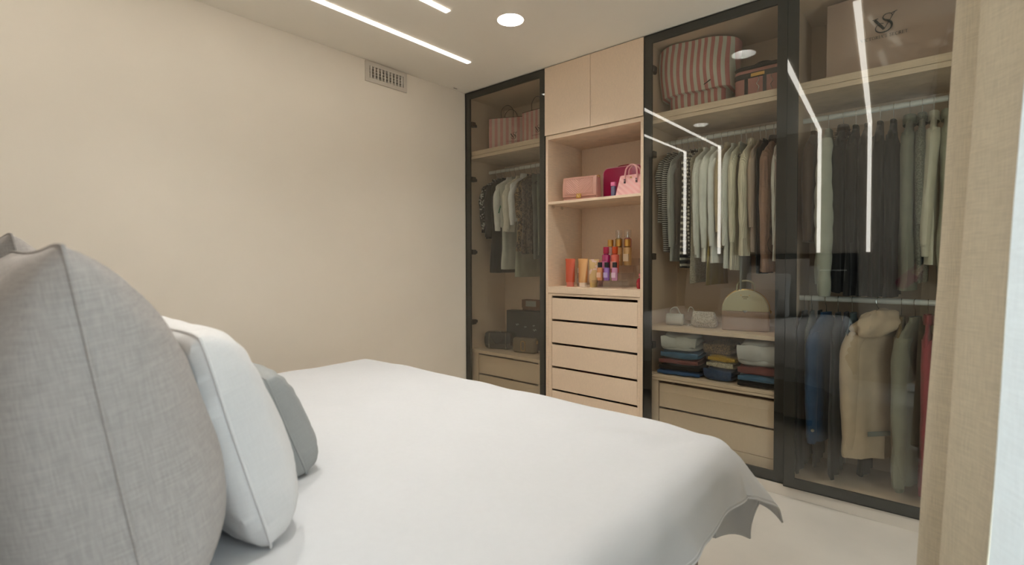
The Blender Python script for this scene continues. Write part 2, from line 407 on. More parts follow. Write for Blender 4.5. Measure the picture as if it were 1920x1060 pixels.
# ------------------------------------------------------------------ the wardrobe
X1, X2, X3, X4 = 0.825, 1.586, 2.380, 3.180
YD = 0.48          # inner back
TH = 0.018
def hinge(parent, x, z):
    MB().box(x, x + 0.035, 0.03, 0.075, z - 0.02, z + 0.02).box(x, x + 0.014, 0.075, 0.11, z - 0.012, z + 0.012).build('hinge', M_hinge, parent, bevel=0.003)
M_hinge = plain('hinge_bronze', (60, 52, 44), 0.4, 0.6)
def door(parent, x0, x1, ang=0.0, pivot_right=False):
    """full glass sheet in front of a black frame"""
    w = x1 - x0 - 0.006
    d = bpy.data.objects.new('door', None); COL.objects.link(d); d.parent = parent
    px = x1 - 0.003 if pivot_right else x0 + 0.003
    d.location = (px, 0.02, 0); d.rotation_euler = (0, 0, ang)
    a, b = (-w, 0) if pivot_right else (0, w)
    z0, z1, e = 0.064, H - 0.006, 0.048
    B(a, b, -0.02, -0.016, z0, z1).build('glass_pane', M_glass, d, smooth=False)
    MB().box(a, a + e, -0.0155, 0.0, z0, z1).box(b - e, b, -0.0155, 0.0, z0, z1).box(a + e, b - e, -0.0155, 0.0, z0, z0 + e).box(a + e, b - e, -0.0155, 0.0, z1 - e, z1).build('frame', M_black, d, smooth=False)
    MB().box(a - 0.0015, a, -0.021, 0.0, z0, z1).box(b, b + 0.0015, -0.021, 0.0, z0, z1).box(a, b, -0.021, 0.0, z0 - 0.0015, z0).box(a, b, -0.021, 0.0, z1, z1 + 0.0015).build('edge_profile', M_black, d, smooth=False)
    return d
def carcass(t, x0, x1, y0=0.026, back=YD):
    B(x0 + 0.001, x0 + TH, y0, back, 0.06, H - 0.004).build('side_panel', M_lam, t, smooth=False)
    B(x1 - TH, x1 - 0.001, y0, back, 0.06, H - 0.004).build('side_panel', M_lam, t, smooth=False)
    B(x0 + TH, x1 - TH, back - 0.012, back, 0.06, H - 0.004).build('back_panel', M_lam, t, smooth=False)
    B(x0 + TH, x1 - TH, y0, back - 0.012, H - 0.04, H - 0.004).build('top_panel', M_lam, t, smooth=False)
    B(x0 + TH, x1 - TH, y0, back - 0.012, 0.06, 0.085).build('bottom_panel', M_lam, t, smooth=False)
def shelf(t, x0, x1, z0, z1, y0=0.03, back=YD - 0.012, seam=None, name='shelf'):
    if seam:
        B(x0, x1, y0, back, seam + 0.001, z1).build(name, M_grain, t, smooth=False, bevel=0.001)
        B(x0, x1, y0 + 0.001, back, z0, seam - 0.001).build(name, M_grain, t, smooth=False, bevel=0.001)
    else: B(x0, x1, y0, back, z0, z1).build(name, M_grain, t, smooth=False, bevel=0.001)
def drawer(t, x0, x1, z0, z1, y0, back=YD - 0.02):
    d = B(x0, x1, y0, y0 + 0.018, z0, z1).build('drawer', M_lam, t, smooth=False, bevel=0.001)
    MB().box(x0 + 0.012, x0 + 0.024, y0 + 0.018, back, z0 + 0.01, z1 - 0.03).box(x1 - 0.024, x1 - 0.012, y0 + 0.018, back, z0 + 0.01, z1 - 0.03) \
        .box(x0 + 0.024, x1 - 0.024, y0 + 0.018, back, z0 + 0.01, z0 + 0.02).box(x0 + 0.024, x1 - 0.024, back - 0.012, back, z0 + 0.02, z1 - 0.03).build('drawer_box', M_lam, d, smooth=False)
    return d
def rail(t, x0, x1, z, y=0.27):
    MB().tube([(x0, y, z), (x1, y, z)], 0.014, 12, squash=(0.6, 1.0)).build('hanging_rail', M_rail, t)

# unit 1: glass door beside the plain wall
U1 = thing('glass_door_wardrobe', 'smoked glass wardrobe against the plain wall, with two pink striped paper bags on top', 'wardrobe')
carcass(U1, 0.001, X1)
shelf(U1, TH, X1 - TH, 2.062, 2.123, seam=2.088)
shelf(U1, TH, X1 - TH, 0.472, 0.497)
B(TH, 0.10, 0.045, 0.063, 0.085, 0.472).build('side_filler', M_lam, U1, smooth=False)
B(X1 - 0.10, X1 - TH, 0.045, 0.063, 0.085, 0.472).build('side_filler', M_lam, U1, smooth=False)
drawer(U1, 0.104, X1 - 0.104, 0.306, 0.455, 0.05); drawer(U1, 0.104, X1 - 0.104, 0.150, 0.290, 0.05)
rail(U1, TH + 0.001, X1 - TH - 0.001, 1.985)
for z in (2.35, 1.90, 1.30, 0.72): hinge(U1, TH, z)
door(U1, 0.003, X1)
# unit 2: open shelving between the glass doors
U2 = thing('open_shelf_cabinet', 'beige cabinet with two flat upper doors, open niche with handbags and drawers below', 'cabinet')
for a, b in ((X1 + 0.002, X1 + 0.022), (X2 - 0.022, X2 - 0.002)):
    B(a, b, 0.006, YD, 0.06, 2.113).build('side_panel', M_grain, U2, smooth=False, bevel=0.001)
B(X1 + 0.022, X2 - 0.022, 0.445, 0.46, 0.06, 2.113).build('back_panel', M_lam, U2, smooth=False)
B(X1 + 0.022, X2 - 0.022, 0.008, 0.445, 2.087, 2.113).build('niche_top', M_grain, U2, smooth=False)
B(X1 + 0.004, X2 - 0.004, 0.03, YD, 2.113, 2.594).build('upper_box', M_lam, U2, smooth=False)
xm = (X1 + X2) / 2
for a, b in ((X1 + 0.001, xm - 0.0015), (xm + 0.0015, X2 - 0.001)):
    B(a, b, -0.004, 0.018, 2.117, 2.594).build('upper_door', M_lam, U2, smooth=False, bevel=0.001)
shelf(U2, X1 + 0.022, X2 - 0.022, 1.628, 1.646, 0.012, 0.445)
B(X1 + 0.022, X2 - 0.022, 0.006, 0.445, 0.996, 1.040).build('worktop', M_grain, U2, smooth=False, bevel=0.001)
B(X1 + 0.022, X1 + 0.050, 0.012, 0.03, 0.06, 0.994).build('drawer_stile', M_grain, U2, smooth=False)
B(X2 - 0.042, X2 - 0.022, 0.012, 0.03, 0.06, 0.994).build('drawer_stile', M_grain, U2, smooth=False)
B(X1 + 0.05, X2 - 0.042, 0.012, 0.03, 0.978, 0.994).build('drawer_rail', M_grain, U2, smooth=False)
tops = [0.960, 0.795, 0.627, 0.459, 0.295]; bots = [0.811, 0.643, 0.475, 0.310, 0.075]
for a, b in zip(bots, tops): drawer(U2, X1 + 0.052, X2 - 0.044, a, b, 0.014, 0.43)
M_hook = clear('clear_plastic', (0.93, 0.92, 0.9), 0.08)
for y in (0.06, 0.17):
    MB().tube([(X1 + 0.023, y, 1.615), (X1 + 0.034, y, 1.612)], 0.011, 14).build('shelf_pin', M_hook, U2)
# unit 3: glass door with the striped tote
U3 = thing('glass_door_wardrobe', 'smoked glass wardrobe with striped tote on top and a dome bag above folded clothes', 'wardrobe')
carcass(U3, X2, X3)
shelf(U3, X2 + TH, X3 - TH, 2.062, 2.123, seam=2.086)
shelf(U3, X2 + TH, X3 - TH, 0.796, 0.820)
shelf(U3, X2 + TH, X3 - TH, 0.490, 0.525, seam=0.505)
B(X2 + TH, X2 + 0.085, 0.04, 0.058, 0.085, 0.49).build('side_filler', M_lam, U3, smooth=False)
drawer(U3, X2 + 0.09, X3 - TH - 0.004, 0.326, 0.470, 0.045); drawer(U3, X2 + 0.09, X3 - TH - 0.004, 0.162, 0.312, 0.045)
B(X2 + 0.09, X3 - TH - 0.004, 0.045, 0.063, 0.088, 0.159).build('drawer_plinth', M_lam, U3, smooth=False)
rail(U3, X2 + TH + 0.001, X3 - TH - 0.001, 1.985)
for z in (2.40, 1.88, 1.25, 0.70): hinge(U3, X2 + TH, z)
door(U3, X2, X3)
# unit 4: glass door by the curtain, left slightly ajar
U4 = thing('glass_door_wardrobe', 'smoked glass wardrobe beside the curtain, coats above and jackets on a lower rail', 'wardrobe')
carcass(U4, X3, X4)
shelf(U4, X3 + TH, X4 - TH, 2.062, 2.123, seam=2.088)
rail(U4, X3 + TH + 0.001, X4 - TH - 0.001, 1.985); rail(U4, X3 + TH + 0.001, X4 - TH - 0.001, 1.02, 0.225)
door(U4, X3, X4, math.radians(AJAR), True)

# ------------------------------------------------------------------ bed
BX0, BX1, BYF, BYH, BZ = 0.56, 2.46, -1.31, -3.22, 0.655
bed = thing('bed', 'double bed with greige upholstered base and black velvet headboard', 'bed', (1.5, BYF, 0))
B(BX0 - 1.5 + 0.02, BX1 - 1.5 - 0.02, BYH - BYF - 0.02, -0.02, 0.06, 0.36).build('base', M_base, bed, bevel=0.015)
for sx in (-0.85, 0.85):
    for y in (-0.12, -1.8):
        MB().lathe([(0.02, 0), (0.028, 0.062)], 12, (sx, y, 0)).build('leg', M_black, bed)
B(-1.08, 1.08, YH - BYF + 0.008, YH - BYF + 0.05, 0.06, 1.300).build('headboard', M_head, bed, bevel=0.01)
for a, b, c, d in ((-1.07, -0.01, 1.135, 1.295), (0.01, 1.07, 1.135, 1.295), (-1.07, -0.01, 0.40, 1.112), (0.01, 1.07, 0.40, 1.112)):
    B(a, b, YH - BYF + 0.045, YH - BYF + 0.078, c, d).build('headboard_cushion', M_head, bed, bevel=0.014)
B(-0.98, 0.98, YH - BYF + 0.05, YH - BYF + 0.066, 1.117, 1.130).build('metal_inlay', M_rail, bed, smooth=False)
mat_t = thing('mattress', 'thick pale mattress under the white sheet', 'mattress', (1.5, BYF, 0.36))
B(BX0 - 1.5, BX1 - 1.5, BYH - BYF + 0.11, 0.0, 0.002, BZ - 0.36 - 0.012).build('mattress_body', M_pil_white, mat_t, bevel=0.05)
MB().tube([(BX0 - 1.5 - 0.002, -1.8, 0.03), (BX0 - 1.5 - 0.002, -0.002, 0.03), (BX1 - 1.5 + 0.002, -0.002, 0.03), (BX1 - 1.5 + 0.002, -1.8, 0.03)], 0.006, 6).build('piping', M_pil_white, mat_t)

def drape(name, mat, label, x0, x1, yf, yh, z, r, over_l, over_r, over_f, wob, seed, hem=True, group=None, into=None, flare=0.22):
    na, nb = 120, 100
    a0, a1, b0, b1 = x0 - over_l, x1 + over_r, yf + over_f, yh
    hemv = []
    def fn(u, v):
        # denser sampling near the hanging edges
        a = a0 + (a1 - a0) * (0.5 - 0.5 * math.cos(PI * u)) * 0.55 + (a1 - a0) * u * 0.45
        vv = v ** 1.6; b = b0 + (b1 - b0) * vv
        ex = max(0, x0 - a, a - x1); sx = -1 if a < x0 else 1
        ey = max(0, b - yf)
        px, py = min(max(a, x0), x1), min(b, yf)
        d = math.hypot(ex, ey)
        # gentle puffiness on the top
        dx = min(px - x0, x1 - px); dyf = yf - py
        e = min(1, dx / 0.35) * min(1, dyf / 0.35 + 0.15)
        zz = z + 0.012 * nz(a, b, seed, 1.7) * e + 0.004 * nz(a, b * 1.5, seed + 9, 6) * min(1, dx / 0.1) + 0.010 * (1 - min(1, dyf / 0.5)) * min(1, dx / .3)
        zz += 0.0028 * math.sin((a * 0.8 + b * 2.2) * 7 + 3 * nz(a, b, 3, 2)) * (0.5 + nz(a, b, 5, 1.2))
        rr = math.hypot(x1 - px, yf - py); th = math.atan2(yf - py + 0.02, x1 - px + 0.02)
        zz += 0.006 * math.sin(th * 10 + 0.8 + 2 * nz(a, b, 1, 3)) * math.exp(-((rr - 0.20) / 0.13) ** 2)
        if d < 1e-6: return (px, py, zz)
        nx, ny = sx * ex / d, ey / d
        q = d / r
        if q < PI / 2: out, dn = r * math.sin(q), r * (1 - math.cos(q))
        else: out, dn = r, r + d - r * PI / 2
        hang = max(0, dn - r * 0.5)
        s = px - py + 0.35 * math.atan2(ey, ex + 1e-6)
        out += hang * (flare + wob * math.sin(s * 15 + seed) + 0.6 * wob * math.sin(s * 34 + seed * 2)) + hang * 0.55 * (2 * abs(nx * ny))
        out += 0.006 * nz(a * 3, b * 3, seed, 3)
        return (px + nx * out, py + ny * out, zz - dn + 0.05 * hang * nz(s, seed, 0, 6))
    t = into or thing(name, label, 'bedding', (0, 0, 0))
    MB().grid(fn, na, nb).build('underside' if into else 'cloth', mat, t, solid=0.004)
    if hem:
        K = 220
        def edge(q):
            if q < 0.5: p = fn(q * 2, 0); p2 = fn(q * 2, 0.012)
            else: p = fn(1, (q - 0.5) * 2); p2 = fn(0.994, (q - 0.5) * 2)
            return Vector(p), Vector(p2)
        pts = [edge(k / K)[0] for k in range(K + 1)]
        MB().tube([edge(k / K)[1] + Vector((0, 0, 0.002)) for k in range(K + 1)], 0.0022, 4).build('stitch_line', mat, t)
        MB().tube(pts, 0.0035, 5).build('underside_hem' if into else 'hem', mat, t)
    return t
dv = drape('duvet_cover', M_sheet, 'white cotton cover spread over the bed, its corner hanging off the foot', BX0 - 0.0, BX1, BYF, BYH + 0.12, BZ + 0.02, 0.075, 0.22, 0.20, 0.27, 0.06, 2.0)
drape('bed_sheet', M_sheet, 'second white sheet peeping out below the cover at the bed corner', BX0 + 0.01, BX1 - 0.004, BYF - 0.004, BYH + 0.14, BZ - 0.002, 0.04, 0.10, 0.14, 0.34, 0.07, 4.1, hem=True, into=dv, flare=0.16)

# ------------------------------------------------------------------ pillows
def pillow(name, label, mat, loc, w, h, tf, tb, lean, rz=0.0, seed=1.0, pinch=0.07, seam=True, group=None, fringe=False, tilt=0.0, full=0.44, cr_=0.03, sg=0.16, bx=0.08):
    """origin at the middle of the lower edge; width x, thickness y, height z"""
    o = thing(name, label, 'pillow', loc, (lean, tilt, rz), group)
    n = 44
    def shape(u, v, sgn):
        a, b = 2 * u - 1, 2 * v - 1
        px = w / 2 * a * (1 - pinch * (1 - b * b) * abs(a) ** 2)
        pz = h / 2 * b * (1 - pinch * (1 - a * a) * abs(b) ** 2)
        e = max(0, 1 - abs(a) ** 3.4) ** full * max(0, 1 - abs(b) ** 3.0) ** (full + bx)
        rc = 1 - cr_ * (abs(a) * abs(b)) ** 7; px *= rc; pz *= rc
        sag = 1 + sg * (-b)
        th = (tf if sgn > 0 else tb) * e * sag
        wr = 0.010 * nz(px * 2, pz * 2, seed + sgn * 3, 3.0) * e + 0.005 * nz(px, pz, seed + sgn, 13) * (1 - e) * (e > 0)
        # gathers running in from the corners
        cr = abs(a * b); wr += 0.004 * math.sin(22 * (abs(a) - abs(b))) * cr * e
        return (px, sgn * (th + wr), pz + h / 2)
    mb = MB().grid(lambda u, v: shape(u, v, -1), n, n); mb.grid(lambda u, v: shape(u, v, 1), n, n)
    mb.build('cover', mat, o, weld=True)
    if seam:
        q = []
        for k in range(40): q.append(shape(k / 40, 0, 1))
        for k in range(40): q.append(shape(1, k / 40, 1))
        for k in range(40): q.append(shape(1 - k / 40, 1, 1))
        for k in range(40): q.append(shape(0, 1 - k / 40, 1))
        MB().tube(q, 0.0028, 6, loop=True).build('seam', mat, o)
    if fringe:
        mb = MB()
        for k in range(70):
            p = Vector(shape(1, k / 69, 1)); mb.tube([p, p + Vector((0.02, 0.004 * math.sin(k), -0.012)), p + Vector((0.03, 0, -0.04))], 0.0012, 4)
        tag(mb.build('fringe', mat, o), kind='stuff')
    return o
zb = BZ + 0.026
pillow('throw_pillow', 'large beige linen pillow next to the white pillow, seam facing out', M_pil_beige, (1.875, -2.672, zb), 0.68, 0.575, 0.155, 0.15, 0.165, 0.0, 1.0, 0.045, sg=0.28, bx=0.2)
pillow('throw_pillow', 'large beige linen pillow beside its twin, against the plain wall side', M_pil_beige, (1.10, -2.665, zb), 0.68, 0.62, 0.14, 0.13, 0.165, 0.03, 5.0, 0.045, sg=0.28, bx=0.2)
pillow('throw_pillow', 'medium white pillow between the beige and the grey pillow', M_pil_white, (1.765, -2.465, zb), 0.63, 0.437, 0.125, 0.055, 0.27, 0.0, 3.0, 0.04, full=0.34, cr_=0.045)
pillow('lumbar_pillow', 'small grey cotton pillow in front of the white one', M_pil_grey, (1.535, -2.262, zb), 0.54, 0.285, 0.085, 0.085, 0.36, 0.0, 7.0, 0.03, full=0.28, cr_=0.04)
pillow('sleeping_pillow', 'grey sleeping pillow leaning on the headboard, curtain side', M_pil_grey, (1.92, -2.99, zb), 0.70, 0.50, 0.085, 0.085, 0.16, 0, 11.0, 0.05)
pillow('sleeping_pillow', 'grey sleeping pillow leaning on the headboard, vent side', M_pil_grey, (1.10, -2.99, zb), 0.70, 0.50, 0.085, 0.085, 0.16, 0, 13.0, 0.05)

# ------------------------------------------------------------------ curtains and track
def curtain(name, label, mat, plan, lean, z0, z1, seed):
    path = spline(plan, 14)
    def fn(u, v):
        k = u * (len(path) - 1); i = min(int(k), len(path) - 2); f = k - i
        x = path[i][0] * (1 - f) + path[i + 1][0] * f; y = path[i][1] * (1 - f) + path[i + 1][1] * f
        z = z0 + (z1 - z0) * v
        x += lean * (z - 1.22) + 0.004 * nz(y * 3, z, seed, 2)
        y += 0.012 * nz(y * 2, z, seed + 4, 1.3)
        return (x, y, z)
    t = thing(name, label, 'curtain', (0, 0, 0))
    MB().grid(fn, len(path) * 2, 60).build('cloth', mat, t, solid=0.0016)
    MB().grid(lambda u, v: (lambda p: (p[0] - 0.0015, p[1], p[2]))(fn(u, 0.0 + 0.03 * v)), len(path), 2).build('hem', mat, t, solid=0.0016)
    return t
curtain('curtain', 'gathered beige linen curtain beside the wardrobe', M_curt,
        [(3.085, -1.70), (3.062, -1.66), (3.031, -1.61), (3.04, -1.55), (3.12, -1.47), (3.09, -1.40), (2.999, -1.34), (3.01, -1.28), (3.12, -1.21), (3.10, -1.15), (3.02, -1.10), (3.05, -1.02), (3.12, -0.96)], 0.042, 0.015, 2.555, 1.0)
curtain('sheer_curtain', 'thin white sheer curtain in front of the window', M_sheer,
        [(3.115, -2.45), (3.095, -2.38), (3.12, -2.31), (3.095, -2.24), (3.115, -2.16), (3.085, -2.08), (3.105, -2.0), (3.078, -1.93), (3.076, -1.865), (3.085, -1.80), (3.102, -1.74), (3.112, -1.685)], 0.042, 0.015, 2.555, 5.0)
t = thing('curtain_track', 'white ceiling track above the curtains', 'curtain track', (3.09, -1.7, 2.6))
B(-0.02, 0.02, -0.95, 0.80, -0.03, -0.001).build('track_profile', M_white, t, smooth=False, bevel=0.002)
for k in range(14):
    y = -0.72 + k * 0.11
    MB().tube([(0, y, -0.03), (0, y, -0.046)], 0.004, 6).build('glider', M_white, t)

# ------------------------------------------------------------------ hangers and clothes
def hanger_mesh():
    t = thing('clothes_hanger', 'x', 'hanger')
    z = 0.0      # z = 0 is the rail centre, the hook goes over it
    hook = [(0, 0.016 * math.cos(q), z + 0.016 * math.sin(q)) for q in [PI * 1.15 - k * PI * 1.25 / 10 for k in range(11)]]
    hook = [(0, -a[1], a[2]) for a in hook]
    hook += [(0, -0.012, -0.022), (0, 0.0, -0.040), (0, 0, -0.102)]
    MB().tube(hook, 0.0016, 6).build('hook', M_chrome, t)
    arm = [(0, -0.150, -0.172), (0, -0.138, -0.162), (0, -0.05, -0.116), (0, 0, -0.100), (0, 0.05, -0.116), (0, 0.138, -0.162), (0, 0.150, -0.172)]
    MB().tube(arm, 0.0035, 6).tube([(0, -0.148, -0.172), (0, 0.148, -0.172)], 0.0025, 6).build('arms', M_velvet, t)
    return t
HG = None
def put_hanger(x, y, zr, rz, label, group, pink=False):
    global HG
    if HG is None: HG = hanger_mesh(); h = HG
    else: h = copy_tree(HG)
    h.location = (x, y, zr); h.rotation_euler = (0, 0, rz); h['label'] = label; h['group'] = group
    return h

def garment(name, label, cat, mat, x, bot, t=0.034, top=None, zr=1.985, y=0.27, sh=0.185, hem=None, neck=0.055, sleeve=0.0, sl_r=0.045, kind='top', rz=0.0,
            folds=2.2, amp=0.3, collar=None, cuff=None, group=None, seed=None, slim=1.0, sl_mat=None, sl_out=0.0, waist=None, hang=True, hlabel=None, buttons=None, flat=False, hang_y=None):
    """a garment on its hanger, its shoulder edge towards the glass; local origin below the rail, z down"""
    seed = seed if seed is not None else x * 37.1
    top = top if top is not None else zr - 0.092
    L = top - bot; hem = hem if hem is not None else sh * 0.95
    o = thing(name, label, cat, (x, y, bot), rz, group)
    n = 28; rings = []
    if kind == 'pants':
        prof = [(0.0, sh * 0.62), (0.03, sh * 0.66), (L * 0.5, sh * 0.60), (L, hem)]
    elif kind == 'skirt':
        prof = [(0.0, sh * 0.7), (0.05, sh * 0.75), (L * 0.5, (sh * 0.7 + hem) / 2), (L, hem)]
    else:
        wv = waist if waist else (sh * 0.88 + hem) / 2
        prof = [(-0.022, neck), (0.0, neck * 1.1), (0.012, neck * 1.6), (0.035, sh * 0.70), (0.058, sh * 0.93), (0.09, sh), (0.20, sh * 0.94), (0.22 + (L - 0.22) * 0.45, wv), (L * 0.9 + 0.02, hem), (L, hem)]
    prof = spline(prof, 4)
    for s, hy in prof:
        z = L - s; ring = []
        f = min(1, max(0, s / max(L, 0.01))); grow = min(1, max(0.6, s / 0.08))
        hx = t / 2 * slim * grow
        for j in range(n):
            q = 2 * PI * j / n; cx, cy = math.cos(q), math.sin(q)
            px = math.copysign(abs(cx) ** 0.75, cx) * hx; py = math.copysign(abs(cy) ** 0.85, cy) * hy
            px += t * amp * math.sin(folds * 2 * PI * py / 0.2 + seed + 1.5 * nz(f * 2, seed, 0)) * f * (1 - abs(cy) ** 6)
            px += t * 0.25 * nz(py * 9, z * 5, seed) * min(1, max(0, s / 0.15))
            py += 0.006 * nz(px * 20, z * 8, seed + 3)
            ring.append((px, py, z + 0.006 * nz(py * 14, px * 20, seed) * f))
        rings.append(ring)
    MB().loft(rings).build('body', mat, o)
    if sleeve:
        for sgn in (-1, 1):
            y0 = sgn * (sh - 0.028); zs = L - 0.085
            pts = [(0, y0 * 0.8, zs + 0.015), (0.0, y0 + sgn * 0.008, zs - 0.05), (sl_out * 0.4, y0 + sgn * 0.016, zs - sleeve * 0.35), (sl_out * 0.8, y0 + sgn * 0.012, zs - sleeve * 0.7), (sl_out, y0 + sgn * 0.004, zs - sleeve)]
            pts = spline(pts, 6); m = len(pts)
            rr = [sl_r * (0.85 + 0.15 * math.sin(PI * k / (m - 1))) * (1 - 0.25 * k / (m - 1)) * (1 + 0.03 * math.sin(k * 0.9 + seed) + 0.10 * nz(k * 0.23, seed, 2.0)) for k in range(m)]
            kx = max(0.45, min(0.9, t / 2 * 1.15 / sl_r)) if not flat else 0.5
            sv = MB()
            rings = []
            for p, r in zip(pts, rr):
                rings.append([(p[0] + r * kx * math.cos(q) + 0.003 * nz(q, p[2] * 14, seed), p[1] + r * 0.78 * math.sin(q) + 0.004 * nz(q * 2, p[2] * 10, seed + 1), p[2]) for q in [2 * PI * j / 14 for j in range(14)]])
            s = sv.loft(rings).build('sleeve', sl_mat or mat, o)
            if cuff:
                p = pts[-1]; r = rr[-1]
                MB().loft([[(p[0] + r * kk * kx * math.cos(q), p[1] + r * kk * 0.78 * math.sin(q), p[2] - dz) for q in [2 * PI * j / 14 for j in range(14)]] for dz, kk in ((-0.004, 0.99), (0.006, 0.86), (0.045, 0.78), (0.05, 0.70))]).build('cuff', cuff, s)
    if collar:
        cxr = min(0.6, t * 0.52 / neck)
        MB().loft([[(cxr * r * math.cos(q), r * math.sin(q), L + dz) for q in [2 * PI * j / 18 for j in range(18)]] for r, dz in ((neck * 1.05, -0.012), (neck * 1.12, 0.012), (neck * 0.98, 0.035), (neck * 0.85, 0.036), (neck * 0.82, 0.0))], True, False).build('collar', collar, o)
    if buttons:
        for k in range(4):
            MB().lathe([(0.001, 0.003), (0.006, 0.003), (0.007, 0)], 10, (0, 0, 0)).build('button', buttons, o, loc=(t * 0.55, -0.02, L - 0.25 - k * (L - 0.3) / 4), rot=(0, PI / 2, 0))
    if hang: put_hanger(x, hang_y if hang_y is not None else y, zr, rz, hlabel or ('black hanger carrying the ' + ' '.join(label.split(',')[0].split()[:11])), 'hangers on the wardrobe rails')
    return o

g1 = 'clothes hanging in the wardrobe by the plain wall'
F = fabric
wht = F('white_jersey', (240, 238, 230)); crm = F('cream_wool', (216, 205, 180), 'knit'); blk = F('black_cloth', (18, 17, 16)); blk2 = F('charcoal_cloth', (28, 26, 25))
garment('blouse', 'black blouse with white speckled pattern nearest the plain wall', 'blouse', F('black_white_splash', (30, 28, 27), 'splash', (205, 202, 192)), 0.105, 1.46, 0.05, sleeve=0.30, sl_r=0.05, group=g1)
garment('jacket', 'black jacket between speckled blouse and long black dress', 'jacket', blk, 0.165, 1.42, 0.05, hem=0.21, sleeve=0.40, sl_r=0.05, group=g1)
garment('dress', 'long black dress with small white lettering near its hem', 'dress', blk, 0.215, 1.13, 0.036, hem=0.20, group=g1)
lv = garment('t_shirt', 'white long sleeved top with green leaf print on the sleeve', 'top', wht, 0.265, 1.50, 0.042, sleeve=0.34, sl_r=0.055, group=g1)
mg = fabric('green_print', (70, 150, 110))
for a, b in ((0.0, 0.0), (0.016, 0.022), (-0.012, -0.02)):
    MB().add([(0, -0.008, 0.0), (0, 0.006, -0.002), (0, 0.012, 0.016), (0, 0.002, 0.022), (0.0006, -0.008, 0.0), (0.0006, 0.006, -0.002), (0.0006, 0.012, 0.016), (0.0006, 0.002, 0.022)], [(0, 1, 2, 3), (7, 6, 5, 4), (0, 4, 5, 1), (1, 5, 6, 2), (2, 6, 7, 3), (3, 7, 4, 0)]).build('leaf_print', mg, lv, loc=(0.026, -0.172 + a * 0.6, 0.13 + b))
garment('dress', 'long pale satin dress hanging below the white tops', 'dress', F('pale_satin', (204, 202, 188), rough=0.4), 0.315, 1.16, 0.03, hem=0.17, group=g1)
garment('cardigan', 'off-white knitted cardigan in front of the pale satin dress', 'cardigan', F('offwhite_knit', (234, 226, 208), 'knit'), 0.365, 1.46, 0.048, sleeve=0.33, sl_r=0.055, hem=0.20, group=g1)
garment('shirt', 'plain white shirt beside the leopard dresses', 'shirt', F('white_poplin', (242, 240, 236)), 0.42, 1.54, 0.04, sleeve=0.30, sl_r=0.045, collar=wht, group=g1)
garment('skirt', 'pale grey-green skirt hanging low behind the leopard dress', 'skirt', F('pale_sage', (178, 178, 156)), 0.452, 1.10, 0.022, kind='skirt', hem=0.17, top=1.60, group=g1, hang=False)
garment('dress', 'brown leopard print dress next to the white shirt', 'dress', F('leopard_light', (150, 124, 92), 'leopard', (40, 32, 26)), 0.485, 1.30, 0.036, hem=0.19, sleeve=0.25, group=g1)
garment('dress', 'darker leopard print dress next to the grey trousers', 'dress', F('leopard_dark', (112, 92, 72), 'leopard', (30, 26, 22), 1.15), 0.535, 1.28, 0.036, hem=0.19, group=g1)
for k, (x, b, c, lab) in enumerate([(0.588, 1.24, (92, 92, 82), 'dark grey trousers next to the leopard dress'), (0.635, 1.27, (110, 114, 98), 'grey-green trousers between two darker pairs'), (0.69, 1.22, (64, 66, 66), 'dark denim trousers clipped near the door frame'), (0.745, 1.2, (40, 38, 38), 'black trousers at the end of the short rail')]):
    garment('trousers', lab, 'trousers', F('trouser_cloth_%d' % k, c, 'denim', tuple(min(255, v + 25) for v in c)), x, b, 0.034, kind='pants', hem=0.10, group=g1)

g2 = 'clothes hanging above the handbag shelf'
st = F('black_white_stripe', (36, 34, 33), 'stripe', (206, 200, 186), 1.55); st2 = F('wide_stripe', (52, 48, 45), 'stripe', (206, 198, 180), 0.62)
garment('t_shirt', 'short black and white striped t-shirt at the end of the rail', 't-shirt', st, 1.645, 1.46, 0.032, sleeve=0.18, sl_r=0.055, group=g2)
garment('t_shirt', 'longer black and white striped top next to the striped t-shirt', 't-shirt', F('fine_stripe', (34, 32, 31), 'stripe', (200, 196, 184), 1.75), 1.682, 1.28, 0.03, sleeve=0.45, sl_r=0.045, group=g2)
garment('sweater', 'grey marl knitted sweater beside the striped tops', 'sweater', F('grey_marl', (166, 166, 158), 'knit'), 1.722, 1.22, 0.036, sleeve=0.50, sl_r=0.055, group=g2)
garment('top', 'dark brown plain top between grey sweater and wide striped knit', 'top', F('dark_brown', (76, 66, 58)), 1.762, 1.32, 0.034, sleeve=0.35, group=g2)
garment('sweater', 'chunky cream and charcoal wide striped knit', 'sweater', st2, 1.793, 1.18, 0.024, sleeve=0.0, hem=0.20, group=g2)
garment('dress', 'dark dress with rows of white dots', 'dress', F('dotted', (44, 42, 40), 'dots', (214, 208, 194)), 1.822, 1.25, 0.026, hem=0.17, group=g2)
garment('slip', 'cream lace slip hanging low beside the white sweaters', 'slip', F('cream_lace', (196, 186, 164), 'tweed', (150, 140, 120)), 1.846, 1.09, 0.018, hem=0.18, group=g2)
garment('sweater', 'white sweater with a fluffy sleeve, first of the white row', 'sweater', F('white_knit_a', (236, 236, 226), 'knit'), 1.878, 1.24, 0.042, sleeve=0.50, sl_r=0.058, cuff=F('white_knit_a', (0, 0, 0)), group=g2)
garment('sweater', 'white lantern sleeve sweater in the middle of the white row', 'sweater', F('white_knit_b', (238, 238, 228)), 1.920, 1.22, 0.042, sleeve=0.46, sl_r=0.06, cuff=F('white_knit_b', (0, 0, 0)), group=g2)
garment('skirt', 'shiny gold metallic skirt showing below the white sweaters', 'skirt', F('gold_lame', (190, 172, 104), 'metal', rough=0.3), 1.944, 1.08, 0.018, kind='skirt', hem=0.19, top=1.70, group=g2, hang=False, folds=4, amp=0.5)
garment('blouse', 'smooth white blouse, last of the white row', 'blouse', F('white_blouse', (240, 240, 234)), 1.966, 1.21, 0.038, sleeve=0.50, sl_r=0.05, group=g2)
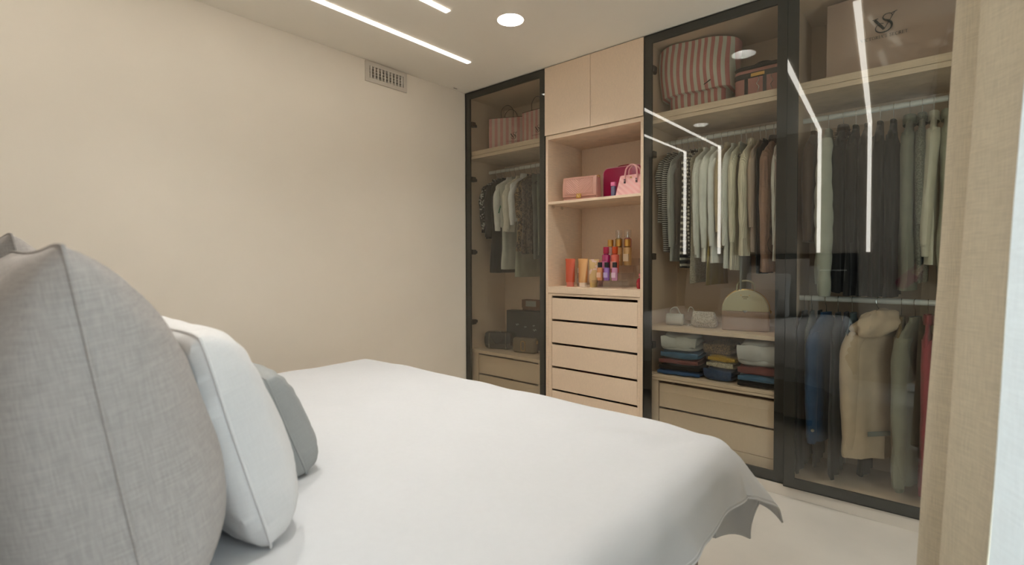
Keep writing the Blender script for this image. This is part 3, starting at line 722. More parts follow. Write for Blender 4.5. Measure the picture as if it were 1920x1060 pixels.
garment('sweater', 'beige sweater between the white row and the pale blue-white knit', 'sweater', F('beige_knit', (190, 170, 136), 'knit'), 2.003, 1.30, 0.032, sleeve=0.42, sl_r=0.05, collar=F('beige_knit', (0, 0, 0)), group=g2)
garment('sweater', 'soft pale sweater with hem below its neighbours', 'sweater', F('pale_mohair', (230, 230, 220), 'knit'), 2.042, 1.18, 0.038, sleeve=0.50, sl_r=0.055, group=g2)
garment('cardigan', 'cream ribbed cardigan next to the bow cardigan', 'cardigan', F('cream_rib', (224, 216, 192), 'rib'), 2.080, 1.17, 0.034, sleeve=0.48, sl_r=0.05, group=g2)
garment('trousers', 'pale grey trousers hanging below the cream cardigans', 'trousers', F('pale_grey_trouser', (160, 160, 150)), 2.106, 1.05, 0.016, kind='pants', hem=0.10, group=g2)
bw = garment('cardigan', 'cream ribbed cardigan with small tied bows', 'cardigan', F('bow_rib', (226, 216, 190), 'rib', scale=1.1), 2.140, 1.25, 0.046, sleeve=0.46, sl_r=0.06, hem=0.20, collar=F('bow_rib', (0, 0, 0)), group=g2)
for z in (0.15, 0.30, 0.44):
    MB().tube(spline([(0, -0.02, 0.006), (0, -0.012, 0.016), (0, 0, 0), (0, 0.012, 0.016), (0, 0.02, 0.006), (0, 0, 0), (0, -0.010, -0.022)], 5), 0.0022, 5).tube([(0, 0, 0), (0, 0.010, -0.022)], 0.0022, 5).build('bow', MATS['bow_rib'], bw, loc=(0.034, -0.14, z))
garment('top', 'dusty pink-beige top beside the bow cardigan', 'top', F('dusty_pink', (176, 154, 136)), 2.182, 1.27, 0.032, sleeve=0.40, sl_r=0.045, group=g2)
garment('jacket', 'black jacket between dusty top and brown cable knit', 'jacket', blk, 2.212, 1.15, 0.024, sleeve=0.0, hem=0.17, group=g2)
ck = garment('cardigan', 'brown cable knit cardigan with a round patch on the sleeve', 'cardigan', F('brown_cable', (150, 116, 96), 'cable'), 2.255, 1.16, 0.050, sleeve=0.60, sl_r=0.075, hem=0.21, collar=F('dark_fur', (70, 48, 38), 'tweed', (40, 28, 22)), cuff=F('brown_cable', (0, 0, 0)), group=g2)
MB().lathe([(0.001, 0.002), (0.030, 0.002), (0.032, 0)], 24).build('patch', F('dark_fur', (0, 0, 0)), ck, loc=(0.041, -0.155, 0.22), rot=(0, PI / 2, -0.5))
MB().tube([(0, 0.05 * math.cos(q), 0.05 * math.sin(q)) for q in [2 * PI * k / 28 for k in range(28)]], 0.0018, 5, loop=True).build('ring_stitch', F('dark_fur', (0, 0, 0)), ck, loc=(0.044, -0.155, 0.15), rot=(0, 0, -0.5))
garment('sweater', 'narrow white sweater beside the black door frame', 'sweater', F('white_knit_c', (236, 236, 226), 'rib'), 2.300, 1.22, 0.026, sleeve=0.50, sl_r=0.04, group=g2)
garment('blouse', 'blouse patterned in pink and turquoise at the end of the rail', 'blouse', F('pink_turquoise', (170, 80, 92), 'splash', (90, 150, 150), 0.3), 2.333, 1.30, 0.024, sleeve=0.2, group=g2)

g3 = 'coats and tops on the upper rail by the curtain'
garment('jacket', 'dark brown leather jacket at the door frame end of the upper rail', 'jacket', F('brown_leather', (84, 64, 52), rough=0.5), 2.455, 1.32, 0.055, sleeve=0.48, sl_r=0.06, group=g3)
pf = garment('coat', 'pale puffer coat with quilted sleeve', 'coat', F('pale_puffer', (176, 176, 160), rough=0.6), 2.520, 1.10, 0.055, sleeve=0.0, hem=0.19, group=g3)
mb = MB(); prev = None; rings = []
for k in range(61):
    s = k / 60; z = 0.74 - s * 0.80; r = (0.046 + 0.010 * abs(math.sin(s * PI * 7)) ** 0.6) * (0.75 + 0.4 * math.sin(PI * min(1, s * 1.2)))
    rings.append([(0.012 + r * 0.75 * math.cos(q), -0.165 + r * 0.9 * math.sin(q) - 0.01 * math.sin(PI * s), z) for q in [2 * PI * j / 16 for j in range(16)]])
mb.loft(rings).build('quilted_sleeve', MATS['pale_puffer'], pf)
fc = garment('coat', 'black coat with fluffy fur collar', 'coat', blk, 2.585, 1.06, 0.05, sleeve=0.55, sl_r=0.055, collar=F('dark_fur', (0, 0, 0)), group=g3)
mb = MB()
for k in range(260):
    q = random.uniform(0, 2 * PI); zz = random.uniform(-0.12, 0.03); rr = 0.04 + 0.5 * max(0, -zz)
    p = Vector((0.028 * math.cos(q), rr * 1.2 * math.sin(q), 0.81 + zz)); d = Vector((math.cos(q) * 0.016, math.sin(q) * 0.012, random.uniform(-0.014, 0.004)))
    mb.tube([p, p + d], [0.0022, 0.0004], 4)
tag(mb.build('fur_trim', F('grey_fur', (96, 84, 74)), fc), kind='stuff')
for k, (x, lab) in enumerate([(2.640, 'plain black coat next to the fur collar coat'), (2.690, 'plain black coat in the middle of the black row'), (2.742, 'plain black coat with slightly longer hem'), (2.795, 'black coat next to the grey hooded tops')]):
    garment('coat', lab, 'coat', blk if k % 2 == 0 else blk2, x, 1.045, 0.044, sleeve=0.50, sl_r=0.05, hem=0.20, group=g3)
garment('hoodie', 'grey-green hooded top beside the black coats', 'hoodie', F('sage_grey', (128, 128, 112)), 2.858, 1.08, 0.05, sleeve=0.60, sl_r=0.055, hem=0.21, collar=F('sage_grey', (0, 0, 0)), group=g3)
garment('hoodie', 'darker grey marl hooded top', 'hoodie', F('dark_marl', (104, 104, 92), 'tweed', (130, 130, 116)), 2.905, 1.12, 0.038, sleeve=0.42, sl_r=0.05, collar=F('dark_marl', (0, 0, 0)), group=g3)
garment('sweatshirt', 'cream sweatshirt with full gathered sleeve', 'sweatshirt', F('cream_fleece', (212, 206, 184)), 2.948, 1.20, 0.040, sleeve=0.52, sl_r=0.066, cuff=F('cream_fleece', (0, 0, 0)), sl_out=-0.02, collar=F('cream_fleece', (0, 0, 0)), group=g3)
garment('coat', 'pale sage coat with a straight hem', 'coat', F('pale_sage_coat', (160, 160, 140)), 3.000, 1.09, 0.05, hem=0.22, sleeve=0.3, sl_r=0.05, collar=F('pale_sage_coat', (0, 0, 0)), group=g3)
garment('coat', 'taupe coat at the curtain end of the upper rail', 'coat', F('taupe_coat', (140, 128, 112)), 3.065, 1.08, 0.05, hem=0.20, sleeve=0.4, group=g3)

g4 = 'jackets and trousers on the lower rail by the curtain'
kw = dict(zr=1.02, y=0.225, group=g4)
garment('dress', 'long black dress at the door frame end of the lower rail', 'dress', blk, 2.425, 0.12, 0.03, hem=0.19, **kw)
garment('blouse', 'white lace blouse on the lower rail', 'blouse', F('white_lace', (150, 146, 132), 'tweed', (110, 106, 96)), 2.458, 0.62, 0.020, sleeve=0.0, hem=0.15, sh=0.16, **kw)
dj = garment('jacket', 'blue denim jacket with buttoned cuff', 'denim jacket', F('blue_denim', (30, 54, 84), 'denim', (56, 88, 122)), 2.525, 0.28, 0.045, sleeve=0.56, sl_r=0.065, hem=0.17, sh=0.17, rz=-0.25, **kw)
MB().lathe([(0.001, 0.004), (0.008, 0.004), (0.009, 0)], 14).build('button', M_chrome, dj, loc=(0.03, -0.205, 0.085), rot=(PI / 2, 0, 0.5))
garment('dress', 'long black pleated dress beside the denim jacket', 'dress', blk, 2.578, 0.13, 0.034, hem=0.19, sh=0.17, **kw)
garment('dress', 'slim black dress between lace blouse and denim jacket', 'dress', blk2, 2.484, 0.13, 0.02, hem=0.15, sh=0.14, zr=1.02, y=0.30, hang=False, group=g4)
garment('cardigan', 'lilac-grey fluffy cardigan on the lower rail', 'cardigan', F('lilac_fuzz', (96, 90, 98), 'tweed', (70, 66, 72)), 2.608, 0.60, 0.030, sleeve=0.0, sh=0.14, zr=1.02, y=0.28, hang=False, group=g4)
garment('jacket', 'faded light blue denim jacket with frayed hem', 'denim jacket', F('light_denim', (98, 118, 124), 'denim', (140, 156, 158)), 2.640, 0.62, 0.046, sleeve=0.28, sl_r=0.045, sh=0.15, zr=1.02, y=0.262, hang_y=0.225, group=g4)
garment('trousers', 'dark grey trousers between light denim and trench coat', 'trousers', blk, 2.690, 0.12, 0.04, kind='pants', hem=0.13, sh=0.13, zr=1.02, y=0.335, hang=False, group=g4)
tr = garment('coat', 'beige hooded cotton trench coat', 'coat', F('trench_cotton', (200, 176, 148)), 2.750, 0.25, 0.070, sleeve=0.55, sl_r=0.072, hem=0.18, sh=0.160, rz=-0.75, folds=1.6, amp=0.22, zr=1.02, y=0.190, hang_y=0.225, group=g4)
def blob(u, v):
    q = 2 * PI * u; p = PI * v; r = 1 + 0.10 * math.sin(5 * q + 4 * p) * math.sin(p) + 0.18 * nz(math.cos(q) * 2, math.sin(q) * 2, p * 1.4)
    return (0.064 * r * math.sin(p) * math.cos(q), 0.125 * r * math.sin(p) * math.sin(q), 0.062 * r * math.cos(p))
MB().grid(blob, 36, 20).build('hood', MATS['trench_cotton'], tr, loc=(0.03, -0.03, 0.665), rot=(0.25, 0.1, 0.15), weld=True)
B(-0.001, 0.001, -0.07, 0.07, -0.012, 0.012).build('tape', F('grey_tape', (120, 122, 112)), tr, loc=(0.06, -0.03, 0.13))
garment('jacket', 'olive brown corduroy jacket beside the trench coat', 'jacket', F('olive_cord', (116, 94, 58), 'rib', scale=1.6), 2.840, 0.20, 0.046, sleeve=0.48, sl_r=0.055, hem=0.15, sh=0.155, zr=1.02, y=0.225, group=g4)
garment('sweatshirt', 'sage green sweatshirt with ribbed cuff and long sleeve', 'sweatshirt', F('sage_fleece', (140, 136, 117)), 2.892, 0.16, 0.052, sleeve=0.66, sl_r=0.075, hem=0.20, sh=0.17, rz=-0.30, cuff=F('sage_fleece', (0, 0, 0)), zr=1.02, y=0.228, hang_y=0.225, group=g4)
garment('hoodie', 'coral red hooded top next to the sage sweatshirt', 'hoodie', F('coral_fleece', (160, 66, 78)), 2.940, 0.14, 0.034, sleeve=0.55, sl_r=0.05, collar=F('coral_fleece', (0, 0, 0)), **kw)
garment('hoodie', 'raspberry pink hooded top', 'hoodie', F('raspberry', (150, 44, 76)), 2.976, 0.11, 0.034, sleeve=0.5, sl_r=0.05, collar=F('raspberry', (0, 0, 0)), **kw)
garment('top', 'grey top between the pink ones', 'top', F('mid_grey', (120, 118, 114)), 3.010, 0.35, 0.024, sleeve=0.3, **kw)
garment('top', 'violet pink top at the curtain end of the lower rail', 'top', F('violet_pink', (140, 60, 104)), 3.046, 0.2, 0.034, sleeve=0.5, sl_r=0.05, **kw)

# ------------------------------------------------------------------ lettering
def arc(cx, cz, rx, rz, a0, a1, n=14): return [(cx + rx * math.cos(math.radians(a0 + (a1 - a0) * k / n)), cz + rz * math.sin(math.radians(a0 + (a1 - a0) * k / n))) for k in range(n + 1)]
TK, TN = 0.15, 0.06
GLY = {
 'V': (0.86, [([(0.08, 1), (0.44, 0)], TK), ([(0.44, 0), (0.78, 1)], TN), ([(-0.04, 1), (0.24, 1)], TN), ([(0.64, 1), (0.92, 1)], TN)]),
 'I': (0.32, [([(0.16, 0), (0.16, 1)], TK), ([(0, 0), (0.32, 0)], TN), ([(0, 1), (0.32, 1)], TN)]),
 'C': (0.82, [(arc(0.46, 0.5, 0.40, 0.5, 50, 310, 20), [TN + (TK - TN) * math.sin(PI * k / 20) for k in range(21)]), ([(0.74, 0.72), (0.74, 1.0)], TN)]),
 'T': (0.8, [([(0.4, 0), (0.4, 1)], TK), ([(0.02, 1), (0.78, 1)], TN), ([(0.24, 0), (0.56, 0)], TN), ([(0.02, 1), (0.02, 0.78)], TN), ([(0.78, 1), (0.78, 0.78)], TN)]),
 'O': (0.9, [(arc(0.45, 0.5, 0.39, 0.48, 0, 360, 28), [TN + (TK - TN) * abs(math.cos(2 * PI * k / 28)) for k in range(29)])]),
 'R': (0.8, [([(0.16, 0), (0.16, 1)], TK), (arc(0.3, 0.74, 0.3, 0.25, 90, -90), [TN + (TK - TN) * math.sin(PI * k / 14) for k in range(15)]), ([(0.16, 0.99), (0.3, 0.99)], TN), ([(0.16, 0.49), (0.3, 0.49)], TN), ([(0.36, 0.48), (0.76, 0)], TK), ([(0.02, 0), (0.32, 0)], TN), ([(0.02, 1), (0.16, 1)], TN)]),
 'A': (0.86, [([(0.1, 0), (0.44, 1)], TN), ([(0.44, 1), (0.78, 0)], TK), ([(0.22, 0.34), (0.66, 0.34)], TN), ([(-0.02, 0), (0.22, 0)], TN), ([(0.64, 0), (0.92, 0)], TN)]),
 "'": (0.2, [([(0.1, 1), (0.08, 0.7)], 0.1)]),
 'S': (0.62, [(spline([(0.52, 0.82), (0.44, 0.97), (0.26, 1.0), (0.09, 0.86), (0.12, 0.66), (0.32, 0.52), (0.5, 0.38), (0.54, 0.18), (0.38, 0.01), (0.18, 0.02), (0.06, 0.2)], 3), TN * 1.6), ([(0.54, 0.98), (0.54, 0.76)], TN), ([(0.05, 0.26), (0.05, 0.02)], TN)]),
 'E': (0.68, [([(0.16, 0), (0.16, 1)], TK), ([(0, 1), (0.6, 1)], TN), ([(0, 0), (0.64, 0)], TN), ([(0.16, 0.52), (0.48, 0.52)], TN), ([(0.6, 1), (0.6, 0.8)], TN), ([(0.64, 0), (0.64, 0.24)], TN)]),
 'L': (0.66, [([(0.16, 0), (0.16, 1)], TK), ([(0, 1), (0.32, 1)], TN), ([(0, 0), (0.62, 0)], TN), ([(0.62, 0), (0.62, 0.24)], TN)]),
 'U': (0.82, [([(0.14, 1), (0.14, 0.3)], TK), (arc(0.42, 0.3, 0.28, 0.3, 180, 360), TN), ([(0.7, 0.3), (0.7, 1)], TN)]),
 ' ': (0.4, [])}
def lettering(txt, h, parent, mat, loc, rot=None, name='lettering', track=0.14):
    wd = sum(GLY[c][0] + track for c in txt) - track; mb = MB(); x = -wd * h / 2
    for c in txt:
        w, st = GLY[c]
        for pts, wid in st:
            mb.ribbon([(x + p[0] * h, p[1] * h) for p in pts], [q * h for q in wid] if isinstance(wid, list) else wid * h)
        x += (w + track) * h
    return mb.build(name, mat, parent, loc=loc, rot=rot, smooth=False)
def monogram(h, parent, mat, loc, rot=None):
    """interlaced V and S"""
    mb = MB()
    S = spline([(0.44, 0.30), (0.40, 0.44), (0.24, 0.50), (0.08, 0.44), (0.02, 0.30), (0.12, 0.16), (0.32, 0.04), (0.42, -0.14), (0.38, -0.34), (0.20, -0.48), (-0.06, -0.49), (-0.26, -0.38), (-0.32, -0.22), (-0.24, -0.06), (-0.08, 0.02), (0.06, -0.02)], 5)
    m = len(S)
    mb.ribbon([(p[0] * h, p[1] * h) for p in S], [h * (0.035 + 0.085 * math.exp(-((k / m - 0.40) / 0.13) ** 2) + 0.03 * math.exp(-((k / m - 0.66) / 0.1) ** 2)) for k in range(m)])
    for pts, w in (([(-0.36, 0.28), (0.08, -0.34)], 0.13), ([(0.08, -0.34), (0.55, 0.50)], 0.035), ([(-0.46, 0.29), (-0.2, 0.32)], 0.04), ([(0.42, 0.47), (0.66, 0.54)], 0.04)):
        mb.ribbon([(p[0] * h, p[1] * h) for p in pts], w * h, y=-0.0004)
    return mb.build('monogram', mat, parent, loc=loc, rot=rot, smooth=False)

def rbox(w, d, h, r=0.02, n=6, top=1.0, dep=1.0, bulge=0.0, rz=None, puff=None):
    """rounded box from rings, base at z=0; top/dep scale the upper ring"""
    rz = rz if rz is not None else r
    def ring(hw, hd, z, rr):
        rr = min(rr, hw * 0.98, hd * 0.98); out = []
        for cx, cy, a in ((hw - rr, hd - rr, 0), (-hw + rr, hd - rr, 90), (-hw + rr, -hd + rr, 180), (hw - rr, -hd + rr, 270)):
            for k in range(n + 1):
                q = math.radians(a + 90 * k / n); out.append((cx + rr * math.cos(q), cy + rr * math.sin(q), z))
        return out
    mb = MB(); rings = []
    K = 5
    for k in range(K + 1):
        q = PI / 2 * k / K; i = rz * (1 - math.sin(q)); rings.append(ring(w / 2 - i, d / 2 - i, rz * (1 - math.cos(q)), r))
    for k in range(1, 9):
        s = k / 9; b = bulge * math.sin(PI * s); sc = 1 + (top - 1) * s; sd = 1 + (dep - 1) * s
        rings.append(ring(w / 2 * sc + b, d / 2 * sd + b, rz + (h - 2 * rz) * s, r))
    for k in range(K + 1):
        q = PI / 2 * k / K; i = rz * (1 - math.cos(q)); rings.append(ring(w / 2 * top - i, d / 2 * dep - i, h - rz + rz * math.sin(q), r))
    return mb.loft(rings)
def handle(pts, r, name, mat, parent, n=8, **kw): return MB().tube(spline(pts, 6), r, 8).build(name, mat, parent, **kw)

Z1 = 2.1235
pinkst = F('pink_stripe_paper', (226, 164, 158), 'vstripe', (226, 200, 188), 0.95, rough=0.6)
# two striped paper bags
def paper_bag(label, loc, rz, w, d, h, lx):
    t = thing('paper_bag', label, 'paper bag', loc, rz, 'pink striped paper bags')
    MB().box(-w / 2, w / 2, -d / 2, d / 2, 0, h).build('bag_body', pinkst, t, smooth=False, bevel=0.002)
    B(-w / 2 - 0.0006, w / 2 + 0.0006, -d / 2 - 0.0006, d / 2 + 0.0006, h - 0.003, h + 0.0012).build('top_edge', F('brown_edge', (70, 48, 44)), t, smooth=False)
    for y in (-d / 2 + 0.004, d / 2 - 0.004):
        handle([(-0.05, y, h - 0.002), (-0.052, y, h + 0.05), (-0.03, y, h + 0.085), (0.0, y, h + 0.098), (0.03, y, h + 0.085), (0.052, y, h + 0.05), (0.05, y, h - 0.002)], 0.0022, 'handle', F('dark_cord', (52, 44, 40)), t)
    monogram(0.052, t, M_ink, (lx, -d / 2 - 0.0006, h * 0.44))
    lettering("VICTORIA'S SECRET", 0.008, t, F('rose_print', (150, 90, 88)), (lx, -d / 2 - 0.0006, h * 0.26))
    return t
paper_bag('pink striped paper bag angled towards the room, closer to the plain wall', (0.265, 0.25, Z1), 0.45, 0.31, 0.12, 0.27, 0.05)
paper_bag('pink striped paper bag standing square, closer to the beige cupboard', (0.61, 0.24, Z1), -0.05, 0.30, 0.12, 0.27, 0.01)
# striped canvas tote with folded-over top
tt = thing('tote_bag', 'pink and white striped canvas tote with folded top', 'tote bag', (1.835, 0.27, Z1), 0.06)
canv = F('striped_canvas', (214, 138, 132), 'vstripe', (226, 222, 204), 1.15)
def slab(w0, w1, h, d, seed, arch=0.0, dip=0.0):
    def f(u, v):
        q = 2 * PI * u; a = math.cos(q); b = math.sin(q)
        w = w0 + (w1 - w0) * v; dd = d * (0.75 + 0.25 * math.sin(PI * min(1, v * 1.1)))
        x = math.copysign(abs(a) ** 0.45, a) * w / 2; y = math.copysign(abs(b) ** 0.7, b) * dd / 2
        z = h * v + v * (arch * (1 - (2 * x / w1) ** 2) + dip * math.sin(x * 14 + seed))
        return (x + 0.006 * nz(x * 6, z * 6, seed), y + 0.012 * nz(x * 7, z * 7, seed + 2) + 0.008 * math.sin(x * 28 + z * 9), z)
    return MB().grid(f, 64, 14)
def cap(mb, n=64, nv=14):
    mb.f.append(tuple(range(n, -1, -1))); mb.f.append(tuple(nv * (n + 1) + k for k in range(n + 1))); return mb
cap(slab(0.35, 0.37, 0.20, 0.20, 1.0)).build('body', canv, tt, weld=True)
cap(slab(0.435, 0.485, 0.265, 0.30, 4.0, arch=0.045, dip=0.010)).build('folded_top', canv, tt, loc=(-0.005, -0.02, 0.120), weld=True)
MB().add([(0, 0, 0), (0.04, 0, 0.02), (0.036, 0, 0.026), (0, 0, 0.004), (0, -0.002, 0), (0.04, -0.002, 0.02), (0.036, -0.002, 0.026), (0, -0.002, 0.004)], [(0, 1, 2, 3), (7, 6, 5, 4), (0, 4, 5, 1), (1, 5, 6, 2), (2, 6, 7, 3), (3, 7, 4, 0)]).build('pull_tab', blk2, tt, loc=(0.07, -0.172, 0.130))
# pink and black cosmetic case
tc = thing('cosmetic_case', 'pink vanity case with black bands and top handle', 'cosmetic case', (2.205, 0.22, Z1), 0.0)
pk = plain('dusty_pink_leather', (190, 128, 118), 0.4); bkl = plain('black_leather', (30, 28, 28), 0.35)
rbox(0.255, 0.20, 0.165, 0.035, rz=0.012).build('case_body', pk, tc)
rbox(0.262, 0.207, 0.032, 0.037, rz=0.006).build('lower_band', bkl, tc, loc=(0, 0, 0.112))
rbox(0.262, 0.207, 0.022, 0.037, rz=0.010).build('lid_band', bkl, tc, loc=(0, 0, 0.162))
for x in (-0.06, 0.035): B(x - 0.009, x + 0.009, -0.1025, -0.100, 0.004, 0.116).build('strap', bkl, tc)
handle([(-0.07, 0, 0.178), (-0.055, 0, 0.205), (0.0, 0, 0.222), (0.055, 0, 0.205), (0.07, 0, 0.178)], 0.008, 'handle', bkl, tc)
B(-0.035, 0.035, -0.1065, -0.1035, 0.118, 0.136).build('name_plate', M_gold, tc, bevel=0.001)
for x, s in ((0.0, 1), (0.075, -1)):
    handle([(x, -0.106, 0.112), (x + 0.008 * s, -0.107, 0.095), (x - 0.004 * s, -0.107, 0.075), (x + 0.008 * s, -0.107, 0.055), (x, -0.107, 0.03)], 0.0022, 'zip_pull', M_chrome, tc)
# big shop bag on top of the coat wardrobe
tb = thing('shop_bag', 'large glossy beige-pink shop bag lettered in black', 'shop bag', (2.775, 0.24, Z1), 0.0)
gls = plain('glossy_beige_card', (190, 160, 142), 0.22, coat=0.5, bump=0.05, scale=7)
def bagf(u, v, s):
    x = (u - 0.5) * 0.50; z = v * 0.40
    return (x, s * (0.085 + 0.006 * math.sin(PI * v) + 0.006 * nz(x * 6, z * 6, s)), z)
mb = MB().grid(lambda u, v: bagf(u, v, -1), 20, 16); mb.grid(lambda u, v: bagf(u, v, 1), 20, 16)
for u in (0, 1): mb.add([bagf(u, v / 16, s) for v in range(17) for s in (-1, 1)], [(2 * k, 2 * k + 1, 2 * k + 3, 2 * k + 2) for k in range(16)])
for v in (0, 1): mb.add([bagf(u / 20, v, s) for u in range(21) for s in (-1, 1)], [(2 * k, 2 * k + 1, 2 * k + 3, 2 * k + 2) for k in range(20)])
mb.build('bag_body', gls, tb, weld=True)
B(-0.25, 0.25, -0.0945, -0.094, 0.001, 0.112).build('front_fold', gls, tb, smooth=False)
monogram(0.085, tb, M_ink, (-0.02, -0.100, 0.238)); lettering("VICTORIA'S SECRET", 0.0135, tb, M_ink, (-0.015, -0.099, 0.170))
handle([(-0.08, -0.06, 0.398), (-0.085, -0.06, 0.425), (0.0, -0.06, 0.432), (0.085, -0.06, 0.425), (0.08, -0.06, 0.398)], 0.003, 'handle', M_ink, tb)

# ------------------------------------------------------------------ niche, upper shelf
ZS = 1.6465
t = thing('quilted_handbag', 'blush quilted flap handbag with gold clasp', 'handbag', (1.045, 0.15, ZS), 0.10)
bl = plain('blush_leather', (208, 158, 142), 0.45)
rbox(0.265, 0.085, 0.165, 0.012, rz=0.012, top=0.97, dep=0.75).build('bag_body', bl, t)
def chev(u, v):
    x = (u - 0.5) * 0.262; z = 0.034 + v * 0.135
    p = (z - 0.85 * abs(x) + 1.0) % 0.0155 / 0.0155; e = min(1, 12 * min(u, 1 - u, v, 1 - v) + 0.001)
    r = 0.0045 * math.sin(PI * p) ** 0.6
    return (x, -0.047 - 0.004 * math.sin(PI * v) - (r * (0.12 < u < 0.88) * (0.12 < v < 0.9) + 0.004) * e + 0.010 * v ** 3, z)
mb = MB().grid(chev, 110, 60)
fl = mb.build('flap', bl, t, solid=0.004)
for p in ([(-0.108, -0.056, 0.052), (0.108, -0.056, 0.052), (0.105, -0.052, 0.156), (-0.105, -0.052, 0.156)],):
    MB().tube(p, 0.0028, 6, loop=True).build('stitch_border', bl, fl)
MB().tube([(-0.131, -0.050, 0.034), (0.131, -0.050, 0.034)], 0.0035, 6).build('flap_edge', bl, fl)
cl = B(-0.018, 0.018, -0.062, -0.052, 0.018, 0.050).build('clasp', M_gold, t, bevel=0.003)
MB().ribbon([(-0.009, 0.043), (0.0, 0.024)], 0.005, y=-0.0622).ribbon([(0.0, 0.024), (0.009, 0.043)], 0.003, y=-0.0622).build('letter', plain('pale_gold', (240, 220, 170), 0.4, 0.6), cl, smooth=False)
for s in (-1, 1):
    MB().tube([(s * 0.125 + 0.009 * math.cos(q), 0.0, 0.165 + 0.009 * math.sin(q)) for q in [2 * PI * k / 14 for k in range(14)]], 0.003, 6, loop=True).build('ring', M_gold, t)
mb = MB()
for k in range(16):
    c = Vector((-0.140 - 0.004 * math.sin(k * 0.4), 0.004 * (k % 2), 0.155 - k * 0.0095))
    mb.tube([c + Vector((0, 0.005 * math.cos(q), 0.008 * math.sin(q))) if k % 2 else c + Vector((0.005 * math.cos(q), 0, 0.008 * math.sin(q))) for q in [2 * PI * j / 8 for j in range(8)]], 0.0014, 5, loop=True)
mb.build('chain', M_gold, t)
t = thing('vanity_case', 'magenta vanity case with pale piping and red top handle', 'vanity case', (1.315, 0.285, ZS), 0.0)
mgt = plain('magenta_leather', (150, 12, 64), 0.35); red = plain('red_leather', (150, 14, 30), 0.4)
def rr_out(w, h, r, n=8):
    o = []
    for cx, cz, a in ((w / 2 - r, h - r, 0), (-w / 2 + r, h - r, 90)):
        o += [(cx + r * math.cos(math.radians(a + 90 * k / n)), cz + r * math.sin(math.radians(a + 90 * k / n))) for k in range(n + 1)]
    return o + [(-w / 2, 0.0), (w / 2, 0.0)]
ol = rr_out(0.30, 0.225, 0.04)
MB().loft([[(x * k, y, 0.1 + (z - 0.1) * k) for x, z in ol] for y, k in ((-0.055, 0.96), (-0.05, 1.0), (0.05, 1.0), (0.055, 0.96))]).build('case_body', mgt, t)
for y in (-0.052, 0.052): MB().tube([(x, y, z) for x, z in ol], 0.0026, 6, loop=True).build('piping', plain('pale_pink_trim', (226, 170, 176), 0.4), t)
handle([(-0.07, 0, 0.224), (-0.055, 0, 0.238), (0.0, 0, 0.241), (0.055, 0, 0.238), (0.07, 0, 0.224)], 0.006, 'handle', red, t)
t = thing('top_handle_bag', 'pale pink top handle bag next to the magenta case', 'handbag', (1.445, 0.135, ZS), 0.0)
pp = F('pink_striped_leather', (234, 176, 172), 'vstripe', (238, 190, 184), 1.6, rough=0.4)  # leather coloured in faint diagonal stripes of two close pinks
k_ = pp.node_tree.nodes
for n_ in k_:
    if n_.type == 'MAPPING': n_.inputs['Rotation'].default_value = (0, 0.9, 0)
def trap(w0, w1, d0, d1, h): return MB().loft([[(sx * (w0 + (w1 - w0) * s) / 2 * kx, sy * (d0 + (d1 - d0) * s) / 2, h * s) for sx, sy, kx in ((-1, -1, 1), (1, -1, 1), (1.06, 0, 1), (1, 1, 1), (-1, 1, 1), (-1.06, 0, 1))] for s in (0, 0.03, 0.3, 0.6, 0.85, 0.97, 1.0)])
trap(0.205, 0.170, 0.105, 0.03, 0.140).build('bag_body', pp, t, bevel=0.006)
MB().tube([(-0.085, 0, 0.141), (0.085, 0, 0.141)], 0.004, 6).build('zip', plain('rose_trim', (200, 130, 130), 0.4), t)
for y in (-0.026, 0.026):
    handle([(-0.042, y * 1.3, 0.098), (-0.043, y, 0.14), (-0.034, y * 0.8, 0.185), (0.0, y * 0.7, 0.205), (0.034, y * 0.8, 0.185), (0.043, y, 0.14), (0.042, y * 1.3, 0.098)], 0.0058, 'handle', plain('rose_handle', (232, 176, 176), 0.4), t)
    for x in (-0.042, 0.042): B(x - 0.005, x + 0.005, y * 1.3 - 0.004, y * 1.3 + 0.004, 0.085, 0.112).build('handle_tab', plain('tab_brown', (70, 52, 56), 0.4), t, bevel=0.001)
B(-0.006, 0.006, -0.030, -0.026, 0.118, 0.126).build('logo_stud', M_gold, t, bevel=0.001)

# ------------------------------------------------------------------ bottles, tubes, riser
ZW = 1.0405
def bottle(label, loc, r, h, cols, capc, caph, kind='mist', group='fragrance mist bottles on the clear riser', caprad=0.8):
    t = thing('spray_bottle', label, 'bottle', loc, 0, group)
    liq = plain('liquid_%d_%d_%d' % cols, cols, 0.12, coat=0.6, spec=0.6)
    MB().lathe([(r * 0.9, 0.0), (r, 0.004), (r, h * 0.66), (r * 0.96, h * 0.69), (r * 0.6, h * 0.715), (r * 0.5, h * 0.73)], 20).build('bottle_body', liq, t)
    B(-r * 0.72, r * 0.72, -r * 1.02, -r * 0.7, h * 0.16, h * 0.44).build('paper_label', plain('label_%d_%d_%d' % cols, tuple(min(255, int(v * 0.6 + 90)) for v in cols), 0.5), t, smooth=False)
    cm = M_gold if capc == 'gold' else (clear('clear_cap', (0.95, 0.95, 0.95), 0.12) if capc == 'clear' else plain('cap_%d_%d_%d' % capc, capc, 0.3))
    MB().lathe([(r * 0.55, h * 0.70), (r * 0.55, h * 0.735)], 16).build('collar', M_chrome if capc == 'clear' else M_black, t)
    MB().lathe([(r * caprad, h * 0.735), (r * caprad, h * 0.995), (r * caprad * 0.94, h)], 18).build('cap', cm, t)
    if capc == 'clear': MB().lathe([(r * 0.3, h * 0.74), (r * 0.34, h * 0.84), (r * 0.22, h * 0.86), (r * 0.22, h * 0.93)], 12).build('pump', M_chrome, t)
    return t
